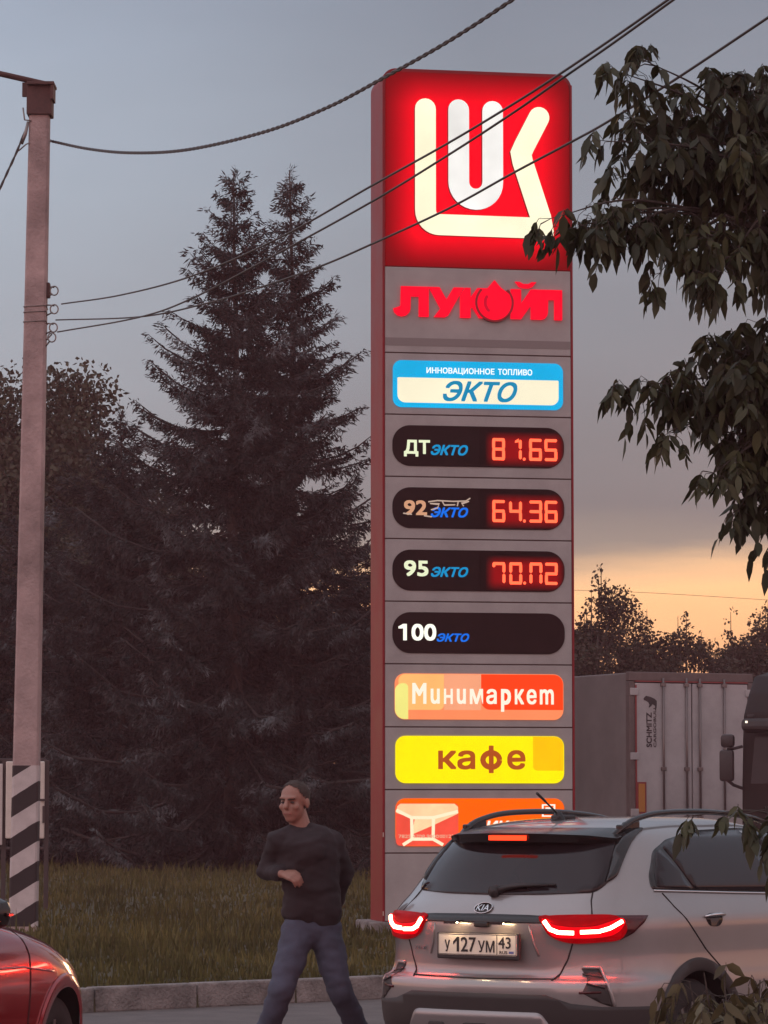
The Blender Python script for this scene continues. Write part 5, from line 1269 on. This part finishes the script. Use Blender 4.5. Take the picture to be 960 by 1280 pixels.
def hand(bm, w, fwd, palm_n, thumb_side):
    """palm, four unequal curled fingers and a thumb from the side of the palm"""
    fwd = fwd.normalized(); palm_n = (palm_n - fwd * palm_n.dot(fwd)).normalized(); sd_ = fwd.cross(palm_n) * thumb_side
    for k in range(4):
        o = sd_ * (.030 - .020 * k)
        capsule(bm, w, w + fwd * .085 + o, .019, .012, 8)
    for k, L in enumerate((.070, .078, .072, .056)):
        o = sd_ * (.030 - .020 * k); p = w + fwd * .085 + o; d1 = (fwd * .8 + palm_n * .6).normalized(); d2 = (fwd * .1 + palm_n).normalized()
        p1 = p + d1 * L * .5; p2 = p1 + d2 * L * .55; capsule(bm, p, p1, .0098, .0088, 8); capsule(bm, p1, p2, .0088, .0075, 8)
    b0 = w + fwd * .028 + sd_ * .028; t1 = b0 + (sd_ * .75 + fwd * .7 + palm_n * .3).normalized() * .042; t2 = t1 + (fwd * .9 + palm_n * .5).normalized() * .032
    capsule(bm, b0, t1, .015, .011, 8); capsule(bm, t1, t2, .011, .009, 8)
hand(bm, haL, Vector((.75, -.55, -.12)), Vector((.25, .5, -.8)), 1); hand(bm, haR, (haR - elR) + Vector((0, -.05, -.1)), Vector((-.8, -.2, 0)), 1)
fuse(bm, 'body', skin, PR, .0065, 3, .5)
# face details and hair
for s in (-1, 1):
    bm = bmesh.new(); ellipsoid(bm, hp(s * .031, .083, .004), (.012, .006, .0065), HM); obj('eye', bm, eye_m, PR, True)
    bm = bmesh.new(); capsule(bm, hp(s * .014, .097, .021), hp(s * .048, .083, .024), .0045, .0035, 6); obj('eyebrow', bm, hair_m, PR, True)
bm = bmesh.new(); capsule(bm, hp(-.022, .090, -.061), hp(.022, .090, -.061), .0035, .0035, 6); obj('mouth', bm, mat('lips', (.26, .09, .08), .6), PR, True)
bm = bmesh.new()
g = bmesh.ops.create_uvsphere(bm, u_segments=56, v_segments=40, radius=1)['verts']
for v in g:
    p = v.co.copy(); v.co = hp(p.x * .0795, -.012 + p.y * .0975, .034 + p.z * .0905)
from mathutils import noise as nz_
for v in bm.verts: v.co += (v.co - head).normalized() * (.006 * nz_.noise(v.co * 60) + .002)
kill = [v for v in bm.verts if (lambda l: l.y + .012 * nz_.noise(l * 70) > .058 - .45 * max(0, .085 - l.z) or l.z < -.055 or (l.y > .012 and l.z < .030))(HM.transposed() @ (v.co - head))]
bmesh.ops.delete(bm, geom=kill, context='VERTS'); obj('hair', bm, hair_m, PR, True)
# clothes
bm = bmesh.new()
for a, b_, r0, r1 in ((neck + Vector((0, .0, -.035)), chest, .075, .155), (chest + Vector((-.07, 0, .02)), waist + Vector((-.045, 0, 0)), .12, .118), (chest + Vector((.07, .01, .02)), waist + Vector((.045, .01, 0)), .12, .118), (waist + Vector((-.045, 0, 0)), hipC + Vector((-.06, 0, .05)), .118, .118), (waist + Vector((.045, .01, 0)), hipC + Vector((.06, .01, .05)), .118, .118),
                      (chest, waist, .13, .122), (waist, hipC + Vector((0, 0, .075)), .122, .10), (neck + Vector((-.02, 0, -.05)), shL, .078, .064), (neck + Vector((.03, 0, -.05)), shR, .078, .064), (shL, elL, .066, .058), (elL, haL.lerp(elL, .10), .060, .041), (shR, elR, .066, .058), (elR, haR.lerp(elR, .10), .060, .041)): capsule(bm, a, b_, r0, r1)
fuse(bm, 'sweater', knit, PR, .010, 5, .5, .015, 2)
bm = bmesh.new()
for a, b_, r0, r1 in ((hipC + Vector((-.06, 0, .0)), hL, .098, .106), (hipC + Vector((.06, .01, .0)), hR, .098, .106), (hL, knL, .102, .074), (knL, anL + Vector((0, 0, .03)), .073, .062), (hR, knR, .102, .074), (knR, anR + Vector((0, 0, .03)), .073, .062), (hL, hR, .10, .10)): capsule(bm, a, b_, r0, r1)
fuse(bm, 'jeans', denim, PR, .010, 5, .5, .011, 7)
for an, to in ((anL, toL), (anR, toR)):
    bm = bmesh.new(); hl_ = an + (an - to).normalized() * .05; capsule(bm, Vector((hl_.x, hl_.y, .055)), Vector((to.x, to.y, .045)), .048, .040); capsule(bm, an + Vector((0, 0, .01)), Vector((an.x, an.y, .06)), .050, .050); box(bm, ((hl_.x + to.x) / 2, (hl_.y + to.y) / 2, .018), (.085, (hl_ - to).length + .07, .030), math.atan2(-(to - hl_).x, (to - hl_).y), .01)
    fuse(bm, 'shoe', shoe_m, PR, .009, 3, .4)
bm = bmesh.new(); c0 = neck + Vector((-.02, -.075, -.045))
for k in range(9):
    a = R(200 + 140 * k / 8)
    if k: tube(bm, [prev_, c0 + Vector((.05 * math.cos(a) * 1.0, .0, .022 * math.sin(a)))], .006, 5)
    prev_ = c0 + Vector((.05 * math.cos(a), 0, .022 * math.sin(a)))
obj('shirt_collar', bm, mat('collar_white', (.5, .45, .45), .8), PR)

# ================================================================== FOREGROUND TREE
elder_m = leafmat('box_elder_leaves', (.016, .018, .008), (.038, .040, .017), (.082, .080, .034), .5, 2.2)
shrub_m = leafmat('shrub_leaves', (.035, .028, .014), (.085, .068, .032), (.15, .125, .065), .55, 3.0)
def leaflet_mesh(name, items, m, parent, rs):
    """items: (base, direction, length, width, normal) -> drooping pointed leaflets"""
    B = np.array([i[0] for i in items]); D = np.array([i[1] for i in items]); L = np.array([i[2] for i in items])[:, None]; Wd = np.array([i[3] for i in items])[:, None]
    S = np.cross(D, rs.normal(0, 1, D.shape)); S /= np.linalg.norm(S, axis=1)[:, None]; Nn = np.cross(S, D)
    curl = rs.uniform(-.05, .50, (len(B), 1)) * L; dn = np.array([0, 0, -1.0]); fold = Wd * .35
    def pt(t, w, c): return B + D * L * t + S * Wd * w + dn * curl * t * t + Nn * fold * abs(w) * c
    P = [pt(0, 0, 0), pt(.25, .82, 1), pt(.28, 0, 0), pt(.25, -.82, 1), pt(.60, .85, 1), pt(.64, 0, 0), pt(.60, -.85, 1), pt(1.0, 0, 0)]
    V = np.stack(P, 1).reshape(-1, 3); i = np.arange(len(B)) * 8
    F = np.concatenate([np.stack([i, i + 1, i + 2, i + 3], 1), np.stack([i + 1, i + 4, i + 5, i + 2], 1), np.stack([i + 2, i + 5, i + 6, i + 3], 1), np.stack([i + 4, i + 7, i + 6, i + 5], 1)])
    return quads(name, V, F, [m], parent)
def compound(items, bm, p, out, rs, sc=1.0, nl=5):
    """one pinnate leaf that hangs from its stalk"""
    out = out / np.linalg.norm(out); g = np.array([0, 0, -1.0]); L = rs.uniform(.09, .15) * sc
    q1 = p + out * L * .55; q2 = q1 + (out * .45 + g * .75) * L * .7
    side = np.cross(out, g); side /= max(1e-6, np.linalg.norm(side))
    if bm is not None: tube(bm, [p, q1, q2], .0016, 3, cap=False)
    for k in range(nl):
        if k == nl - 1: b = q2; d = g * .85 + out * .35
        else:
            f = .25 + .7 * (k // 2) / max(1, (nl - 1) // 2); b = q1 * (1 - f) + q2 * f; d = g * .75 + out * .25 + side * (.75 if k % 2 else -.75)
        d = d + rs.normal(0, .16, 3); d /= np.linalg.norm(d); ll = rs.uniform(.060, .098) * sc * (1.12 if k == nl - 1 else 1)
        items.append((b, d, ll, ll * rs.uniform(.19, .28), None))
BE = thing('box_elder_tree', 'leafy tree at the right edge hanging dark drooping leaves over the sign corner', 'tree', (3.05, 14.9, 0))
rs = np.random.RandomState(77); items = []; bm = bmesh.new(); lb = BE.location
def rl(p): return np.array(Vector(p) - lb)
trunk_pts = [(0, 0, -.1), (-.05, .02, 1.2), (.02, -.03, 2.6), (-.08, .0, 3.8), (.05, .05, 5.0), (0, 0, 6.2)]
tube(bm, trunk_pts, [.13, .11, .09, .07, .045, .02], 10)
obj('trunk', bm, bark, BE)
bl = bmesh.new()
def limb(hub, targets, z0, dens=1.0, sc=.86, hubr=.020):
    """one limb from the trunk to a hub and from there twigs to each leaf cluster"""
    hub = rl(hub); st = np.array([0, 0, z0]); mid = st * .5 + hub * .5 + np.array([0, 0, .12])
    tube(bl, spline([st, mid, hub], 6), [hubr * 1.6 - hubr * .8 * k / 12 for k in range(13)], 6)
    for (px, py, Y, spread, n) in targets:
        tg = rl(at(px + 13, py - 4, Y)); m_ = hub * .45 + tg * .55 + np.array([0, 0, rs.uniform(.02, .08)])
        path = spline([hub, m_, tg], 7); path = [np.array(p) for p in path]
        tube(bl, path, [hubr * .55 * (1 - .85 * k / (len(path) - 1)) for k in range(len(path))], 5, cap=False)
        for k in range(int(n * dens)):
            t = rs.uniform(.30, 1.0) ** .8; i = min(len(path) - 2, int(t * (len(path) - 1))); p = path[i] + (path[i + 1] - path[i]) * rs.rand()
            d = path[i + 1] - path[i]; d = d / np.linalg.norm(d)
            o = rs.normal(0, 1, 3) * np.array([1, 1, .55]); o = o / np.linalg.norm(o); tw = p + (o * .8 + d * .5) * spread * rs.rand() ** .6
            tube(bl, [p, (p + tw) / 2 + np.array([0, 0, .015]), tw], [.004, .003, .0015], 3, cap=False)
            for c in range(2): compound(items, bl, tw + rs.normal(0, .012, 3), (o + d * .4) * (1 if c == 0 else np.array([-.7, -.7, .6])) + rs.normal(0, .35, 3), rs, sc)
        for c in range(3): compound(items, bl, tg, (tg - hub) / np.linalg.norm(tg - hub) + rs.normal(0, .4, 3), rs, sc)
limb(at(1010, 235, 14.5), [(790, 78, 14.2, .11, 12), (757, 92, 14.2, .06, 4), (742, 180, 14.1, .06, 7), (775, 152, 14.4, .10, 14), (800, 205, 14.3, .13, 22), (850, 150, 14.7, .15, 26), (905, 110, 14.3, .12, 18), (948, 100, 14.8, .12, 16), (862, 235, 14.5, .16, 30), (920, 200, 14.2, .17, 34), (945, 290, 14.6, .16, 28), (880, 300, 14.2, .12, 18), (840, 305, 14.6, .08, 9), (890, 345, 14.1, .06, 5), (960, 330, 14.3, .13, 16), (765, 225, 14.6, .07, 8), (990, 180, 14.9, .22, 40), (1040, 120, 14.6, .22, 30)], 3.4)
limb(at(905, 270, 14.4), [(676, 277, 14.0, .045, 6), (700, 290, 14.05, .05, 9), (738, 280, 14.1, .05, 7), (760, 300, 14.1, .05, 5), (800, 292, 14.2, .04, 4), (812, 345, 14.2, .03, 2), (870, 345, 14.2, .06, 5)], 3.2, hubr=.016)
limb(at(1015, 520, 14.7), [(772, 492, 14.4, .05, 7), (800, 482, 14.4, .07, 11), (835, 480, 14.5, .08, 14), (830, 540, 14.4, .05, 6), (880, 435, 14.5, .09, 14), (905, 425, 14.8, .09, 13), (950, 410, 14.4, .09, 14), (890, 500, 14.7, .12, 20), (930, 480, 14.3, .13, 24), (905, 560, 14.5, .11, 18), (945, 545, 14.7, .13, 26), (880, 595, 14.3, .05, 6), (930, 620, 14.5, .09, 14), (910, 640, 14.4, .05, 5), (955, 665, 14.3, .06, 6), (985, 600, 14.7, .2, 30), (1040, 500, 14.8, .22, 36)], 2.7)
limb(at(1030, 1040, 13.8), [(868, 1022, 13.6, .012, 0), (910, 1022, 13.6, .015, 1), (945, 1030, 13.6, .03, 1), (975, 1050, 13.6, .03, 2), (990, 1010, 13.8, .08, 5), (1030, 1110, 13.9, .12, 9)], 1.25, hubr=.012)
# crown outside the frame
for k in range(9):
    az = rs.uniform(-1.6, 2.2); zz = rs.uniform(2.2, 5.8); rr = rs.uniform(.6, 1.5); hub = Vector((3.05 + .3 + math.cos(az) * rr * .5, 14.9 + math.sin(az) * rr * .5, zz)); st = np.array([0, 0, max(1.2, zz - .6)])
    h_ = rl(hub); tube(bl, [st, h_], [.03, .015], 5, cap=False)
    for j in range(7):
        tg = h_ + np.array([rs.uniform(-.1, .7), rs.uniform(-.6, .6), rs.uniform(-.3, .5)]); tube(bl, [h_, tg], [.010, .003], 4, cap=False)
        for c in range(9): compound(items, None, h_ + (tg - h_) * rs.uniform(.3, 1) + rs.normal(0, .07, 3), rs.normal(0, 1, 3), rs)
obj('branches', bl, bark, BE); leaflet_mesh('leaves', items, elder_m, BE, rs)
# low shrub in the bottom right corner
SH = thing('shrub', 'low leafy shrub in front of the car wheel in the bottom right corner', 'shrub', (X(930, 13.4), 13.4, 0)); items = []; bs_ = bmesh.new(); rs = np.random.RandomState(5)
for (px, py, Y) in ((862, 1228, 13.3), (880, 1216, 13.2), (905, 1222, 13.4), (850, 1262, 13.2), (890, 1255, 13.1), (925, 1248, 13.3), (950, 1225, 13.4), (958, 1262, 13.2), (915, 1275, 13.0), (985, 1215, 13.5), (1010, 1240, 13.3), (870, 1290, 13.0), (945, 1290, 13.1)):
    tg = np.array(at(px, py, Y) - SH.location); st = np.array([tg[0] * .35, tg[1] * .3, 0]); md = st * .4 + tg * .6 + np.array([0, 0, .08])
    pth = [np.array(p) for p in spline([st, md, tg], 6)]; tube(bs_, pth, [.009 - .0065 * k / (len(pth) - 1) for k in range(len(pth))], 5, cap=False)
    for k in range(26):
        t = rs.uniform(.35, 1); i = min(len(pth) - 2, int(t * (len(pth) - 1))); p = pth[i]; o = rs.normal(0, 1, 3) * np.array([1, 1, .6])
        compound(items, bs_, p + o * .035, o, rs, 1.0, 3)
obj('stems', bs_, bark, SH); leaflet_mesh('leaves', items, shrub_m, SH, rs)

# ================================================================== ADDED HAZE
hz = bpy.data.materials.new('added_haze_air'); hz.use_nodes = True; t = hz.node_tree; t.nodes.clear()
pv = t.nodes.new('ShaderNodeVolumePrincipled'); pv.inputs['Color'].default_value = (.98, .50, .52, 1); pv.inputs['Density'].default_value = .0009; pv.inputs['Anisotropy'].default_value = .2  # haze added to lift dark tones and stand in for a red veil
t.links.new(pv.outputs[0], t.nodes.new('ShaderNodeOutputMaterial').inputs['Volume'])
bm = bmesh.new(); box(bm, (0, 0, 6.75), (360, 460, 16.5)); ho = obj('added_haze', bm, hz); ho.location = (0, 60, 0); tag(ho, 'thin reddish haze added to lift and tint the dark tones', 'added_haze', kind='stuff')
